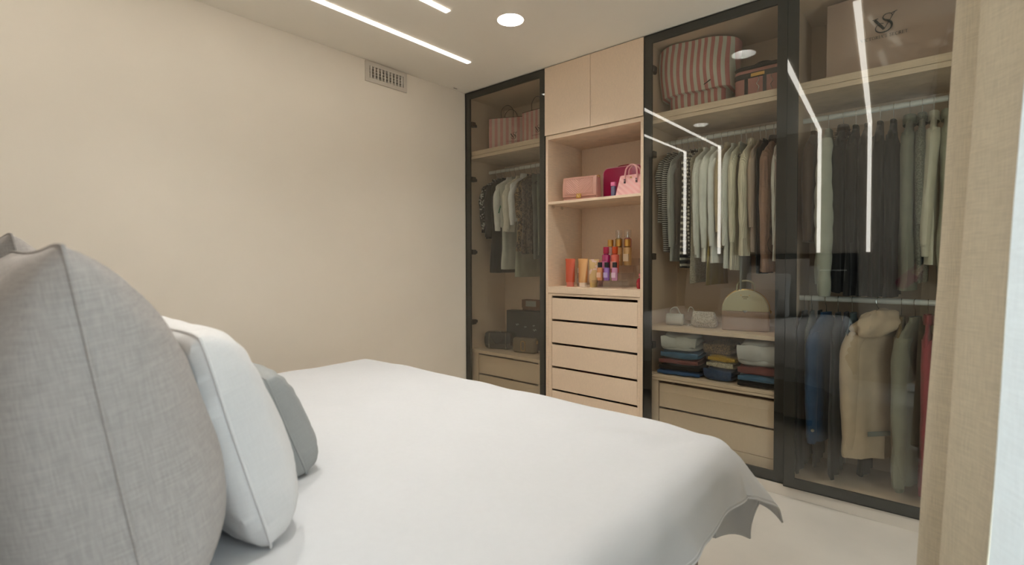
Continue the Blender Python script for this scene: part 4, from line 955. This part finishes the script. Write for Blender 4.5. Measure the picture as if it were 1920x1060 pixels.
# riser of clear acrylic: four steps going up towards the back
acr = clear('acrylic', (0.97, 0.97, 0.965), 0.03)
RX0, RX1 = 1.185, 1.408
rs = thing('acrylic_riser', 'clear acrylic stair riser holding fragrance bottles', 'riser', (0, 0, ZW))
steps = [(0.055, 0.128, 0.051), (0.132, 0.208, 0.101), (0.212, 0.288, 0.151), (0.292, 0.366, 0.201)]
for y0, y1, z in steps:
    B(RX0, RX1, y0, y1, z - 0.004, z).build('tread', acr, rs, smooth=False)
    B(RX0, RX1, y1 - 0.001, y1 + 0.002, 0.001, z - 0.0045).build('riser_panel', acr, rs, smooth=False)
    for x in (RX0 - 0.0035, RX1 + 0.0005): B(x, x + 0.003, y0, y1, 0.0, z).build('side_plate', acr, rs, smooth=False)
zs = [ZW + s[2] + 0.0006 for s in steps]
bottle('small orange glitter mist with black cap on the lowest step', (1.225, 0.09, zs[0]), 0.020, 0.122, (212, 140, 92), (30, 30, 30), 0, caprad=0.78)
bottle('small violet glitter mist with black cap on the lowest step', (1.278, 0.09, zs[0]), 0.020, 0.122, (142, 100, 170), (30, 30, 30), 0, caprad=0.78)
bottle('small lilac pink mist with black cap on the lowest step', (1.338, 0.09, zs[0]), 0.020, 0.122, (188, 130, 160), (30, 30, 30), 0, caprad=0.78)
bottle('raspberry mist bottle with red cap on the second step', (1.226, 0.17, zs[1]), 0.028, 0.178, (160, 30, 90), (160, 20, 60), 0, caprad=0.72)
bottle('coral mist bottle with orange cap on the second step', (1.295, 0.17, zs[1]), 0.028, 0.178, (204, 92, 72), (190, 70, 20), 0, caprad=0.72)
bottle('pink mist bottle with gold cap behind the red capped one', (1.214, 0.25, zs[2]), 0.028, 0.180, (190, 150, 140), 'gold', 0, caprad=0.72)
bottle('amber mist bottle with gold cap on the third step', (1.346, 0.25, zs[2]), 0.028, 0.180, (190, 150, 96), 'gold', 0, caprad=0.72)
bottle('golden mist bottle with gold cap behind the orange capped one', (1.279, 0.25, zs[2]), 0.028, 0.180, (206, 160, 104), 'gold', 0, caprad=0.72)
bottle('pale gold spray bottle with clear cap on the top step', (1.235, 0.330, zs[3]), 0.026, 0.200, (196, 168, 110), 'clear', 0, caprad=0.92)
bottle('rose spray bottle with clear cap on the top step', (1.305, 0.330, zs[3]), 0.026, 0.200, (196, 120, 116), 'clear', 0, caprad=0.92)
def cream_tube(label, loc, r, h, col, capcol, metal=0.0, rz=0.0, mat=None):
    t = thing('cream_tube', label, 'tube', loc, rz, 'body cream tubes on the worktop')
    m = mat or plain('tube_%d_%d_%d' % col, col, 0.3, metal, coat=0.3)
    rings = []
    for k in range(13):
        s = k / 12; a = r * (1 + 0.22 * s); b = r * (1 - s ** 1.6) + 0.0015
        rings.append([(a * math.cos(q), b * math.sin(q), 0.032 + (h - 0.032) * s) for q in [2 * PI * j / 24 for j in range(24)]])
    MB().loft(rings).build('tube_body', m, t)
    B(-r * 1.22, r * 1.22, -0.0018, 0.0018, h - 0.012, h).build('crimp', m, t, smooth=False)
    MB().lathe([(r * 0.84, 0.0), (r * 0.86, 0.004), (r * 0.86, 0.026), (r * 0.9, 0.032)], 20).build('cap', plain('tubecap_%d_%d_%d' % capcol, capcol, 0.4), t)
    return t
cream_tube('orange red cream tube with pink cap standing on the worktop', (0.962, 0.12, ZW), 0.032, 0.200, (196, 82, 52), (214, 120, 104), rz=0.1)
cream_tube('shiny peach gold cream tube with pale cap', (1.070, 0.12, ZW), 0.031, 0.200, (222, 170, 116), (232, 214, 196), 0.7, rz=0.1)
cream_tube('marbled gold and pink cream tube next to the riser', (1.142, 0.145, ZW), 0.030, 0.195, (0, 0, 0), (206, 176, 110), 0, 0.3, F('marble_gold', (206, 172, 120), 'splash', (220, 190, 176), 0.35, rough=0.3))
cream_tube('short rose gold tube behind the marbled one', (1.140, 0.235, ZW), 0.024, 0.190, (190, 120, 104), (170, 110, 96), 0.4)
bottle('small clear glitter bottle with white cap between two cream tubes', (0.985, 0.205, ZW), 0.018, 0.13, (196, 184, 170), (226, 224, 220), 0, group='small bottles on the worktop')
t = thing('perfume_bottle', 'red faceted perfume bottle beside the cabinet side', 'bottle', (1.492, 0.15, ZW))
MB().lathe([(0.020, 0), (0.024, 0.01), (0.026, 0.04), (0.020, 0.062), (0.008, 0.070)], 8).build('bottle_body', plain('ruby_glass', (150, 20, 36), 0.15, coat=0.8), t, smooth=False)
MB().lathe([(0.008, 0.070), (0.008, 0.08), (0.011, 0.082), (0.010, 0.098), (0.003, 0.104)], 12).build('stopper', plain('rose_stopper', (200, 120, 124), 0.25, coat=0.5), t)
MB().tube([(0.007, -0.02, 0.066), (0.012, -0.028, 0.045), (0.012, -0.03, 0.01)], 0.002, 5).tube([(0.003, -0.02, 0.066), (0.006, -0.029, 0.045), (0.006, -0.03, 0.006)], 0.002, 5).build('tassel', plain('red_thread', (150, 16, 30), 0.8), t)
t = thing('gloss_bottle', 'small bottle with pink cap in front of the magenta case', 'bottle', (1.285, 0.165, ZS))
rbox(0.030, 0.026, 0.085, 0.006, rz=0.004).build('bottle_body', plain('blue_grey_glass', (110, 110, 140), 0.2, coat=0.5), t)
rbox(0.034, 0.026, 0.028, 0.005, rz=0.004).build('cap', plain('candy_pink', (236, 130, 176), 0.4), t, loc=(0, 0, 0.0855))

# ------------------------------------------------------------------ lower shelf by the plain wall
ZL = 0.4975
t = thing('patent_handbag', 'black patent handbag with chrome zips on the low shelf', 'handbag', (0.205, 0.20, ZL), 0.35)
pat = plain('black_patent', (24, 24, 24), 0.12, coat=1.0)
rbox(0.25, 0.12, 0.145, 0.03, rz=0.03, bulge=0.004).build('bag_body', pat, t)
for x in (-0.075, 0.075):
    MB().tube([(x, -0.066, 0.012), (x, -0.067, 0.08), (x * 0.95, -0.062, 0.135)], 0.004, 6).build('zip', M_chrome, t)
handle([(-0.07, -0.045, 0.132), (-0.06, -0.06, 0.10), (0, -0.072, 0.045), (0.06, -0.06, 0.10), (0.07, -0.045, 0.132)], 0.006, 'handle', pat, t)
B(-0.025, 0.025, -0.045, -0.040, 0.143, 0.150).build('plate', M_chrome, t, bevel=0.001)
t = thing('camera_bag', 'small taupe camera bag with gold buckle and zipped top', 'camera bag', (0.485, 0.19, ZL), 0.15)
tau = plain('taupe_leather', (132, 116, 94), 0.5)
rbox(0.205, 0.075, 0.120, 0.022, rz=0.020).build('bag_body', tau, t)
MB().tube([(-0.085, 0, 0.119), (0, 0, 0.122), (0.085, 0, 0.119)], 0.006, 6).build('zip', plain('dark_zip', (60, 52, 42), 0.5), t)
MB().tube(spline([(-0.016, -0.041, 0.088), (0.016, -0.041, 0.088), (0.016, -0.041, 0.030), (0.008, -0.041, 0.020), (-0.008, -0.041, 0.020), (-0.016, -0.041, 0.030)], 4, True), 0.0028, 6, loop=True).build('buckle', M_gold, t)
for s in (-1, 1): MB().tube([(s * 0.104 + 0.002, 0.010 * math.cos(q), 0.085 + 0.014 * math.sin(q)) for q in [2 * PI * k / 12 for k in range(12)]], 0.0022, 5, loop=True).build('ring', M_gold, t)
MB().tube(spline([(0.106, 0, 0.075), (0.118, -0.01, 0.05), (0.120, -0.02, 0.012)], 5), 0.006, 6).build('shoulder_strap', plain('strap_brown', (80, 58, 46), 0.6), t)
t = thing('shopping_bag', 'black paper shopping bag with small white prints', 'shopping bag', (0.40, 0.345, ZL), 0.12)
B(-0.20, 0.20, -0.045, 0.045, 0, 0.315).build('bag_body', plain('black_paper', (44, 44, 42), 0.5), t, bevel=0.002)
for x, z, s in ((-0.09, 0.20, 1), (-0.01, 0.185, 0.8), (0.08, 0.165, 1), (0.07, 0.20, 0.7)):
    MB().ribbon([(-0.014 * s, 0.006 * s), (-0.004 * s, -0.008 * s), (0.004 * s, 0.008 * s), (0.014 * s, -0.002 * s)], 0.006 * s).build('print', plain('white_print', (196, 200, 198), 0.6), t, loc=(x, -0.0456, z), smooth=False)
t = thing('shoe_box', 'brown cardboard box with white label behind the black bag', 'box', (0.45, 0.428, ZL), 0.0)
B(-0.17, 0.17, -0.030, 0.030, 0, 0.36).build('box_body', plain('brown_card', (122, 82, 56), 0.7), t, bevel=0.002)
B(-0.174, 0.174, -0.034, 0.034, 0.33, 0.40).build('lid', plain('brown_card_lid', (130, 88, 60), 0.7), t, bevel=0.002)
B(-0.13, -0.02, -0.0346, -0.0341, 0.345, 0.392).build('label', plain('white_label', (170, 168, 158), 0.6), t, smooth=False)

# ------------------------------------------------------------------ handbag shelf in the tote wardrobe
ZB = 0.8205
t = thing('barrel_bag', 'tiny white barrel bag with embossed bands', 'handbag', (1.722, 0.165, ZB), 0.25)
ww = plain('white_leather', (206, 200, 186), 0.5)
prof = [(0.004, -0.052), (0.030, -0.052), (0.0345, -0.048), (0.036, -0.040), (0.036, 0.040), (0.0345, 0.048), (0.030, 0.052), (0.004, 0.052)]
MB().lathe(prof, 24).build('bag_body', ww, t, loc=(0, 0, 0.036), rot=(0, PI / 2, 0))
for x in (-0.036, 0.036): MB().lathe([(0.0372, -0.004), (0.0378, 0), (0.0372, 0.004)], 24, caps=False).build('band', ww, t, loc=(x, 0, 0.036), rot=(0, PI / 2, 0))
handle([(-0.030, -0.004, 0.068), (-0.026, -0.004, 0.095), (-0.006, -0.004, 0.112), (0.014, -0.004, 0.108), (0.030, -0.004, 0.068)], 0.003, 'handle', ww, t)
handle([(-0.030, 0.012, 0.068), (-0.030, 0.012, 0.092), (-0.010, 0.012, 0.106), (0.012, 0.012, 0.100), (0.030, 0.012, 0.068)], 0.003, 'handle', ww, t)
MB().ribbon([(-0.02, -0.004), (0.02, -0.004)], 0.003).ribbon([(-0.02, 0.004), (0.02, 0.004)], 0.003).build('embossing', ww, t, loc=(0, -0.0363, 0.038), smooth=False)
t = thing('key_charm', 'silver link charm lying between two small white bags', 'charm', (1.800, 0.175, ZB + 0.004), 0.3)
for k in range(5): MB().tube([(0.008 * math.cos(q), 0.0, 0.005 * math.sin(q)) if k % 2 else (0.008 * math.cos(q), 0.005 * math.sin(q), 0.0) for q in [2 * PI * j / 10 for j in range(10)]], 0.0016, 5, loop=True).build('link', M_chrome, t, loc=(-0.02 + k * 0.011, 0.004 * (k % 2), 0.003))
t = thing('woven_bag', 'small woven cream flap bag with thin strap', 'handbag', (1.905, 0.165, ZB), 0.10)
wov = F('woven_cream', (196, 182, 164), 'tweed', (160, 144, 126), 0.9)
rbox(0.150, 0.06, 0.098, 0.02, rz=0.022, top=0.86, dep=0.6, bulge=0.004).build('bag_body', wov, t)
def flap(u, v):
    a = (u - 0.5); w = 0.124 * (1 - 0.28 * max(0, (0.45 - v) / 0.45))
    return (a * w, -0.036 + 0.016 * v ** 2 - 0.004 * (1 - (2 * a) ** 2), 0.036 + v * 0.062 - 0.006 * (1 - (2 * a) ** 2) * (1 - v))
MB().grid(flap, 20, 10).build('flap', wov, t, solid=0.004)
handle([(-0.058, 0, 0.088), (-0.070, 0, 0.112), (-0.085, -0.005, 0.118), (-0.095, -0.01, 0.09)], 0.003, 'strap', ww, t)
t = thing('dome_backpack', 'two-tone dome shaped backpack, cream above and taupe below', 'backpack', (2.130, 0.195, ZB), 0.22)
cre = plain('cream_leather', (198, 188, 156), 0.4); tpe = plain('taupe_pink_leather', (168, 140, 122), 0.45)
def dome(w, h0, h1, n=26): return [(w / 2 * math.cos(PI * k / n), h0 + (h1 - h0) * max(0.0, math.sin(PI * k / n)) ** 0.92) for k in range(n + 1)]
ol = dome(0.245, 0.114, 0.235)
MB().loft([[(x * k, y, 0.114 + (z - 0.114) * k) for x, z in ol] for y, k in ((-0.052, 0.955), (-0.046, 1.0), (0.046, 1.0), (0.052, 0.955))]).build('upper_body', cre, t)
rbox(0.248, 0.106, 0.114, 0.014, rz=0.008).build('lower_body', tpe, t)
MB().tube([(x * 1.005, 0.0, 0.114 + (z - 0.114) * 1.005) for x, z in ol], 0.004, 6).build('zip', M_gold, t)
handle([(-0.045, 0, 0.226), (-0.044, 0, 0.262), (-0.025, 0, 0.282), (0.0, 0, 0.287), (0.025, 0, 0.282), (0.044, 0, 0.262), (0.045, 0, 0.226)], 0.005, 'handle', cre, t)
for x in (-0.022, 0.022): MB().lathe([(0.003, 0), (0.003, 0.002)], 8).build('stud', M_gold, t, loc=(x, -0.052, 0.205), rot=(PI / 2, 0, 0))
MB().ribbon([(-0.016, 0.0), (0.016, 0.0)], 0.005).ribbon([(-0.010, -0.010), (0.010, -0.010)], 0.004).build('emblem', plain('olive_gold', (140, 124, 84), 0.5, 0.4), t, loc=(0, -0.0526, 0.196), smooth=False)
MB().add([(-0.014, -0.0535, 0.118), (0.014, -0.0535, 0.118), (0.0, -0.0535, 0.104), (-0.014, -0.055, 0.118), (0.014, -0.055, 0.118), (0.0, -0.055, 0.104)], [(0, 2, 1), (3, 4, 5), (0, 1, 4, 3), (1, 2, 5, 4), (2, 0, 3, 5)]).build('heart_plate', M_chrome, t, smooth=False)
MB().tube([(0.126, 0.0, 0.118), (0.132, -0.01, 0.112), (0.128, -0.014, 0.104)], 0.004, 6).build('zip_pull', M_gold, t)

# ------------------------------------------------------------------ folded clothes
def folded(name, label, mat, x, y, z, w, d, h, layers=2, seed=0.0, rz=0.0, sag=0.0):
    t = thing(name, label, 'folded clothes', (x, y, z), rz, 'folded clothes under the handbag shelf')
    mb = MB(); hh = h / layers
    for L in range(layers):
        k = 1 - 0.05 * L + 0.04 * nz(L, seed, 1.3)
        def f(u, v, L=L, k=k):
            q = 2 * PI * u; p = PI * v - PI / 2; ce = max(0.0, math.cos(p)) ** 0.32
            a = math.cos(q); b = math.sin(q)
            px = math.copysign(abs(a) ** 0.5, a) * w / 2 * k * ce; py = math.copysign(abs(b) ** 0.5, b) * d / 2 * k * ce
            pz = hh * (L + 0.5) + math.sin(p) * hh * 0.53
            pz -= sag * (px / w * 2) ** 2 * L / max(1, layers - 1) if layers > 1 else 0
            return (px + 0.006 * nz(px * 9, py * 9, seed + L), py + 0.007 * nz(px * 12, pz * 30, seed + 5), max(0.0, pz + 0.007 * nz(px * 11, py * 11, seed + L * 3) * (0.3 + L + (v > .5))))
        mb.grid(f, 44, 14)
        mb.f = mb.f
    mb.build('folded_layers', mat, t, weld=True)
    # the rolled fold that faces the room
    MB().tube([(-w * 0.46 + w * 0.92 * k / 14, -d / 2 * 0.97 + 0.004 * math.sin(k * 1.3 + seed), h * 0.55 + 0.004 * nz(k * 0.5, seed, 0)) for k in range(15)], [h * 0.36 * (0.9 + 0.12 * math.sin(k * 0.9 + seed)) for k in range(15)], 10, squash=(0.35, 1)).build('front_fold', mat, t)
    return t
ZF = 0.5255
s1 = [('navy_top', 'folded bright blue top at the bottom of the first stack', F('royal_blue', (30, 74, 120)), 0.030, 1), ('black_top', 'folded black top with pale lettering in the first stack', blk, 0.036, 2), ('terracotta_top', 'folded dark red top in the first stack', F('terracotta', (120, 64, 58)), 0.034, 2), ('jeans', 'folded mid blue jeans in the first stack', F('mid_denim', (62, 96, 122), 'denim', (86, 120, 146)), 0.046, 2), ('white_trousers', 'folded white trousers on top of the first stack', F('white_folded', (190, 190, 180)), 0.100, 3)]
z = ZF
for k, (n, lab, m, h, ly) in enumerate(s1):
    folded(n.replace('_top', '_shirt') + '_folded', lab, m, 1.772 + 0.006 * (k % 2), 0.185, z, 0.275 - 0.012 * k, 0.26, h, ly, 3.1 * k, 0.12); z += h + 0.001
s2 = [('jeans', 'folded dark blue jeans at the bottom of the middle stack', F('dark_denim', (30, 48, 76), 'denim', (60, 84, 116)), 0.075, 3, 2.010, 0.16), ('cream_knit', 'folded cream crochet top in the middle stack', F('cream_crochet', (196, 184, 158), 'tweed', (150, 138, 116)), 0.036, 2, 2.035, 0.14), ('yellow_top', 'folded mustard yellow top in the middle stack', F('mustard', (190, 152, 58), 'tweed', (160, 124, 44)), 0.030, 2, 2.035, 0.14), ('tweed_jacket', 'folded brown tweed jacket on top of the middle stack', F('brown_tweed', (78, 66, 54), 'tweed', (150, 122, 84)), 0.075, 2, 2.010, 0.22)]
z = ZF
for k, (n, lab, m, h, ly, x, d) in enumerate(s2):
    folded(n.replace('_top', '_shirt') + '_folded', lab, m, x, 0.14 + d * 0.25, z, 0.165, 0.20, h, ly, 2.3 * k + 1, -0.1 * (k % 2)); z += h + 0.001
folded('burgundy_sweater_folded', 'folded burgundy knit squeezed in behind the cream crochet top', F('burgundy', (86, 32, 44), 'tweed', (60, 22, 32)), 1.99, 0.36, ZF, 0.17, 0.16, 0.13, 3, 9.0)
s3 = [('black_jeans', 'folded black jeans at the bottom of the last stack', blk, 0.030, 1), ('jeans', 'folded faded blue jeans in the last stack', MATS['mid_denim'], 0.036, 2), ('terracotta_sweater', 'folded dark red sweater in the last stack', MATS['terracotta'], 0.048, 2), ('white_sweater', 'big folded white sweater on top of the last stack', F('white_fleece', (188, 184, 176)), 0.135, 3)]
z = ZF
for k, (n, lab, m, h, ly) in enumerate(s3):
    folded(n.replace('_top', '_shirt') + '_folded', lab, m, 2.232, 0.175, z, 0.235, 0.25, h, ly, 4.7 * k + 2, 0.08); z += h + 0.001

# things in the drawers, glimpsed through the gaps above the fronts
for lab, m, z, x, w in (('grey cloth lying in the second drawer', F('drawer_grey', (150, 146, 140)), 0.765, 1.18, 0.40), ('white cloth lying in the third drawer', F('drawer_white', (196, 190, 180)), 0.597, 1.36, 0.26),
                        ('dark red cloth lying in the fourth drawer', F('drawer_red', (96, 40, 36)), 0.429, 1.17, 0.22), ('black cloth lying in the fifth drawer', blk2, 0.265, 1.2, 0.3)):
    t = thing('folded_cloth', lab, 'folded clothes', (x, 0.15, z), 0, 'clothes inside the drawers')
    rbox(w, 0.20, 0.028, 0.03, rz=0.012, bulge=0.004).disp(lambda a, b, c: (0, 0.004 * nz(a * 20, c * 9, 1), 0.004 * nz(a * 12, b * 12, z))).build('cloth', m, t)

# ------------------------------------------------------------------ the photographer (seen only as a reflection in the wardrobe glass)
def skin_obj(name, chains, mat, parent, sub=2):
    """chains: lists of ((x, y, z), radius); a chain starting on an existing point is joined to it"""
    me = bpy.data.meshes.new(name); bm = bmesh.new(); lay = bm.verts.layers.skin.verify(); seen = {}
    for ch in chains:
        prev = None
        for p, r in ch:
            k = tuple(round(c, 4) for c in p)
            if k in seen: v = seen[k]
            else:
                v = bm.verts.new(p); v[lay].radius = (r, r); seen[k] = v
                if prev is None: v[lay].use_root = True
            if prev is not None and prev is not v and bm.edges.get((prev, v)) is None: bm.edges.new((prev, v))
            prev = v
    bm.to_mesh(me); bm.free(); me.materials.append(mat)
    o = bpy.data.objects.new(name, me); COL.objects.link(o); o.parent = parent
    s = o.modifiers.new('skin', 'SKIN'); s.use_smooth_shade = True
    m = o.modifiers.new('subdivision', 'SUBSURF'); m.levels = sub; m.render_levels = sub
    return o
FW = Vector((-0.657, 0.754, 0)); RT = Vector((0.754, 0.657, 0)); UP = Vector((0, 0, 1))
def cw(f, r, u): return CAM + FW * f + RT * r + UP * u       # offsets from the lens
pc = thing('photo_camera', 'black camera with lens held by the person', 'camera', cw(-0.02, 0, 0), math.atan2(FW.y, FW.x))
M_cam = plain('camera_black', (20, 20, 20), 0.5)
# local +x looks along the lens axis
MB().lathe([(0.030, -0.095), (0.034, -0.09), (0.034, -0.05), (0.036, -0.045), (0.036, -0.012), (0.033, -0.004), (0.028, -0.004), (0.026, -0.012)], 24).build('lens', M_cam, pc, rot=(0, PI / 2, 0))
MB().lathe([(0.001, -0.014), (0.018, -0.011), (0.026, -0.013)], 20, caps=False).build('front_glass', plain('lens_glass', (14, 16, 24), 0.05, coat=1.0), pc, rot=(0, PI / 2, 0))
rbox(0.045, 0.138, 0.092, 0.010, rz=0.008).build('camera_body', M_cam, pc, loc=(-0.118, 0, -0.048))
rbox(0.045, 0.05, 0.03, 0.008, rz=0.008, top=0.8).build('viewfinder_hump', M_cam, pc, loc=(-0.115, 0, 0.042))
MB().tube([(-0.10, -0.055, 0.02), (-0.10, -0.062, -0.035)], 0.017, 10).build('grip', M_cam, pc)

ps = thing('person', 'person crouching behind the bed corner, magenta jacket, black trousers, holding a camera', 'person', (3.20, -3.12, 0))
I3 = Vector((-3.20, 3.12, 0))
def L(p): return tuple(Vector(p) + I3)
skin = plain('skin', (196, 150, 128), 0.55); jk = F('magenta_jacket', (150, 18, 78)); tz = F('black_trouser', (24, 23, 24))
pel = (3.22, -3.15, 0.70); sp1 = (3.21, -3.13, 0.85); sp2 = (3.20, -3.10, 1.00); chs = (3.19, -3.07, 1.11); nk = (3.185, -3.055, 1.19); nk2 = (3.18, -3.05, 1.225)
hd = (3.175, -3.040, 1.29); hd2 = (3.175, -3.045, 1.355)
lsh = (3.05, -3.12, 1.135); lel = (2.90, -3.04, 0.99); lwr = tuple(cw(-0.075, -0.015, -0.075)); rsh = (3.31, -3.00, 1.135); rel = (3.36, -2.97, 0.95); rwr = tuple(cw(-0.150, 0.085, -0.06))
lhp = (3.14, -3.17, 0.68); rhp = (3.30, -3.12, 0.68); lkn = (3.02, -2.99, 0.46); rkn = (3.22, -2.95, 0.44); lan = (3.08, -3.20, 0.09); ran = (3.27, -3.14, 0.09); lto = (3.0, -3.06, 0.035); rto = (3.20, -2.99, 0.035)
def finger(base, mid, tip, r=0.0085): return [(L(base), r * 1.1), (L(mid), r), (L(tip), r * 0.8)]
def V(a, b, t): return tuple(Vector(a).lerp(Vector(b), t))
ch = [[(L(pel), 0.13), (L(sp1), 0.115), (L(sp2), 0.12), (L(chs), 0.115), (L(nk), 0.055), (L(nk2), 0.052), (L(hd), 0.088), (L(hd2), 0.078)],
      [(L(chs), 0.115), (L(lsh), 0.055), (L(V(lsh, lel, .5)), 0.047), (L(lel), 0.040), (L(V(lel, lwr, .5)), 0.036), (L(lwr), 0.026)],
      [(L(chs), 0.115), (L(rsh), 0.055), (L(V(rsh, rel, .5)), 0.047), (L(rel), 0.040), (L(V(rel, rwr, .5)), 0.036), (L(rwr), 0.026)],
      [(L(pel), 0.13), (L(lhp), 0.09), (L(V(lhp, lkn, .5)), 0.078), (L(lkn), 0.058), (L(V(lkn, lan, .4)), 0.055), (L(lan), 0.036), (L(lto), 0.032)],
      [(L(pel), 0.13), (L(rhp), 0.09), (L(V(rhp, rkn, .5)), 0.078), (L(rkn), 0.058), (L(V(rkn, ran, .4)), 0.055), (L(ran), 0.036), (L(rto), 0.032)]]
# left hand cups the lens from below, right hand wraps the grip
pl_ = tuple(cw(-0.065, 0.0, -0.056)); ch[1].append((L(pl_), 0.027))
for k, f in enumerate((-0.045, -0.062, -0.079, -0.094)):
    ch.append(finger(cw(f, 0.004, -0.056), cw(f, 0.036, -0.040), cw(f, 0.044, -0.008 - 0.004 * k)))
ch.append(finger(cw(-0.070, -0.012, -0.056), cw(-0.058, -0.040, -0.038), cw(-0.050, -0.045, -0.006), 0.0095))
pr_ = tuple(cw(-0.150, 0.082, -0.018)); ch[2].append((L(pr_), 0.026))
for k, z in enumerate((0.020, 0.003, -0.015, -0.032)):
    ch.append(finger(cw(-0.138, 0.086, z), cw(-0.112, 0.092, z), cw(-0.098, 0.072 - 0.004 * k, z - 0.004)))
ch.append(finger(cw(-0.160, 0.074, 0.006), cw(-0.172, 0.050, 0.016), cw(-0.172, 0.030, 0.020), 0.0095))
body = skin_obj('body', ch, skin, ps)
# face, ears and hair
hc = Vector(hd) + I3; fwd = (FW * 0.55 + Vector((0, 0.45, 0))).normalized(); sd = fwd.cross(UP)
MB().lathe([(0.001, 0.016), (0.008, 0.010), (0.012, 0.0), (0.010, -0.008), (0.001, -0.012)], 10).build('nose', skin, ps, loc=tuple(hc + fwd * 0.086 + UP * 0.004))
for s in (-1, 1):
    MB().lathe([(0.001, 0.009), (0.009, 0.005), (0.011, 0), (0.009, -0.005), (0.001, -0.009)], 12).build('eye', plain('eye_dark', (40, 30, 26), 0.2), ps, loc=tuple(hc + fwd * 0.078 + sd * 0.03 * s + UP * 0.032))
    MB().lathe([(0.001, 0.03), (0.010, 0.02), (0.013, 0.0), (0.009, -0.02), (0.001, -0.028)], 10, sx=0.5).build('ear', skin, ps, loc=tuple(hc + sd * 0.086 * s + UP * 0.01))
MB().tube([tuple(hc + fwd * 0.084 - UP * 0.035 - sd * 0.02), tuple(hc + fwd * 0.088 - UP * 0.037), tuple(hc + fwd * 0.084 - UP * 0.035 + sd * 0.02)], 0.005, 6).build('mouth', plain('lips', (160, 84, 80), 0.5), ps)
def hairf(u, v):
    q = 2 * PI * u; p = PI * 0.62 * v; r = 0.102 + 0.004 * math.sin(q * 9)
    d = fwd * math.cos(q) * math.sin(p) + sd * math.sin(q) * math.sin(p) + UP * math.cos(p)
    lift = 0.0 if math.cos(q) < 0.35 else -0.5 * (math.cos(q) - 0.35) * v
    return tuple(hc + UP * (0.035 - lift * 0.09) + d * r - fwd * 0.012)
MB().grid(hairf, 32, 12).build('hair', plain('dark_hair', (38, 28, 24), 0.6), ps, weld=True, solid=0.006)
skin_obj('jacket', [[(L((3.21, -3.135, 0.80)), 0.142), (L(sp1), 0.135), (L(sp2), 0.138), (L(chs), 0.132), (L((3.187, -3.06, 1.165)), 0.075)],
                    [(L(chs), 0.132), (L(lsh), 0.070), (L(V(lsh, lel, .5)), 0.062), (L(lel), 0.056), (L(V(lel, lwr, .5)), 0.050), (L(V(lel, lwr, .82)), 0.040)],
                    [(L(chs), 0.132), (L(rsh), 0.070), (L(V(rsh, rel, .5)), 0.062), (L(rel), 0.056), (L(V(rel, rwr, .5)), 0.050), (L(V(rel, rwr, .82)), 0.040)]], jk, ps)
skin_obj('trousers', [[(L((3.215, -3.14, 0.78)), 0.136), (L(pel), 0.142), (L(lhp), 0.102), (L(V(lhp, lkn, .5)), 0.09), (L(lkn), 0.07), (L(V(lkn, lan, .4)), 0.066), (L(V(lkn, lan, .9)), 0.05)],
                      [(L(pel), 0.142), (L(rhp), 0.102), (L(V(rhp, rkn, .5)), 0.09), (L(rkn), 0.07), (L(V(rkn, ran, .4)), 0.066), (L(V(rkn, ran, .9)), 0.05)]], tz, ps)
for a, b in ((lan, lto), (ran, rto)):
    d = (Vector(b) - Vector(a)); d.z = 0; ang = math.atan2(d.y, d.x)
    rbox(0.25, 0.088, 0.075, 0.035, rz=0.022, top=0.86).build('shoe', plain('white_shoe', (205, 203, 198), 0.5), ps, loc=L(((a[0] + b[0]) / 2, (a[1] + b[1]) / 2, 0.002)), rot=(0, 0, ang))
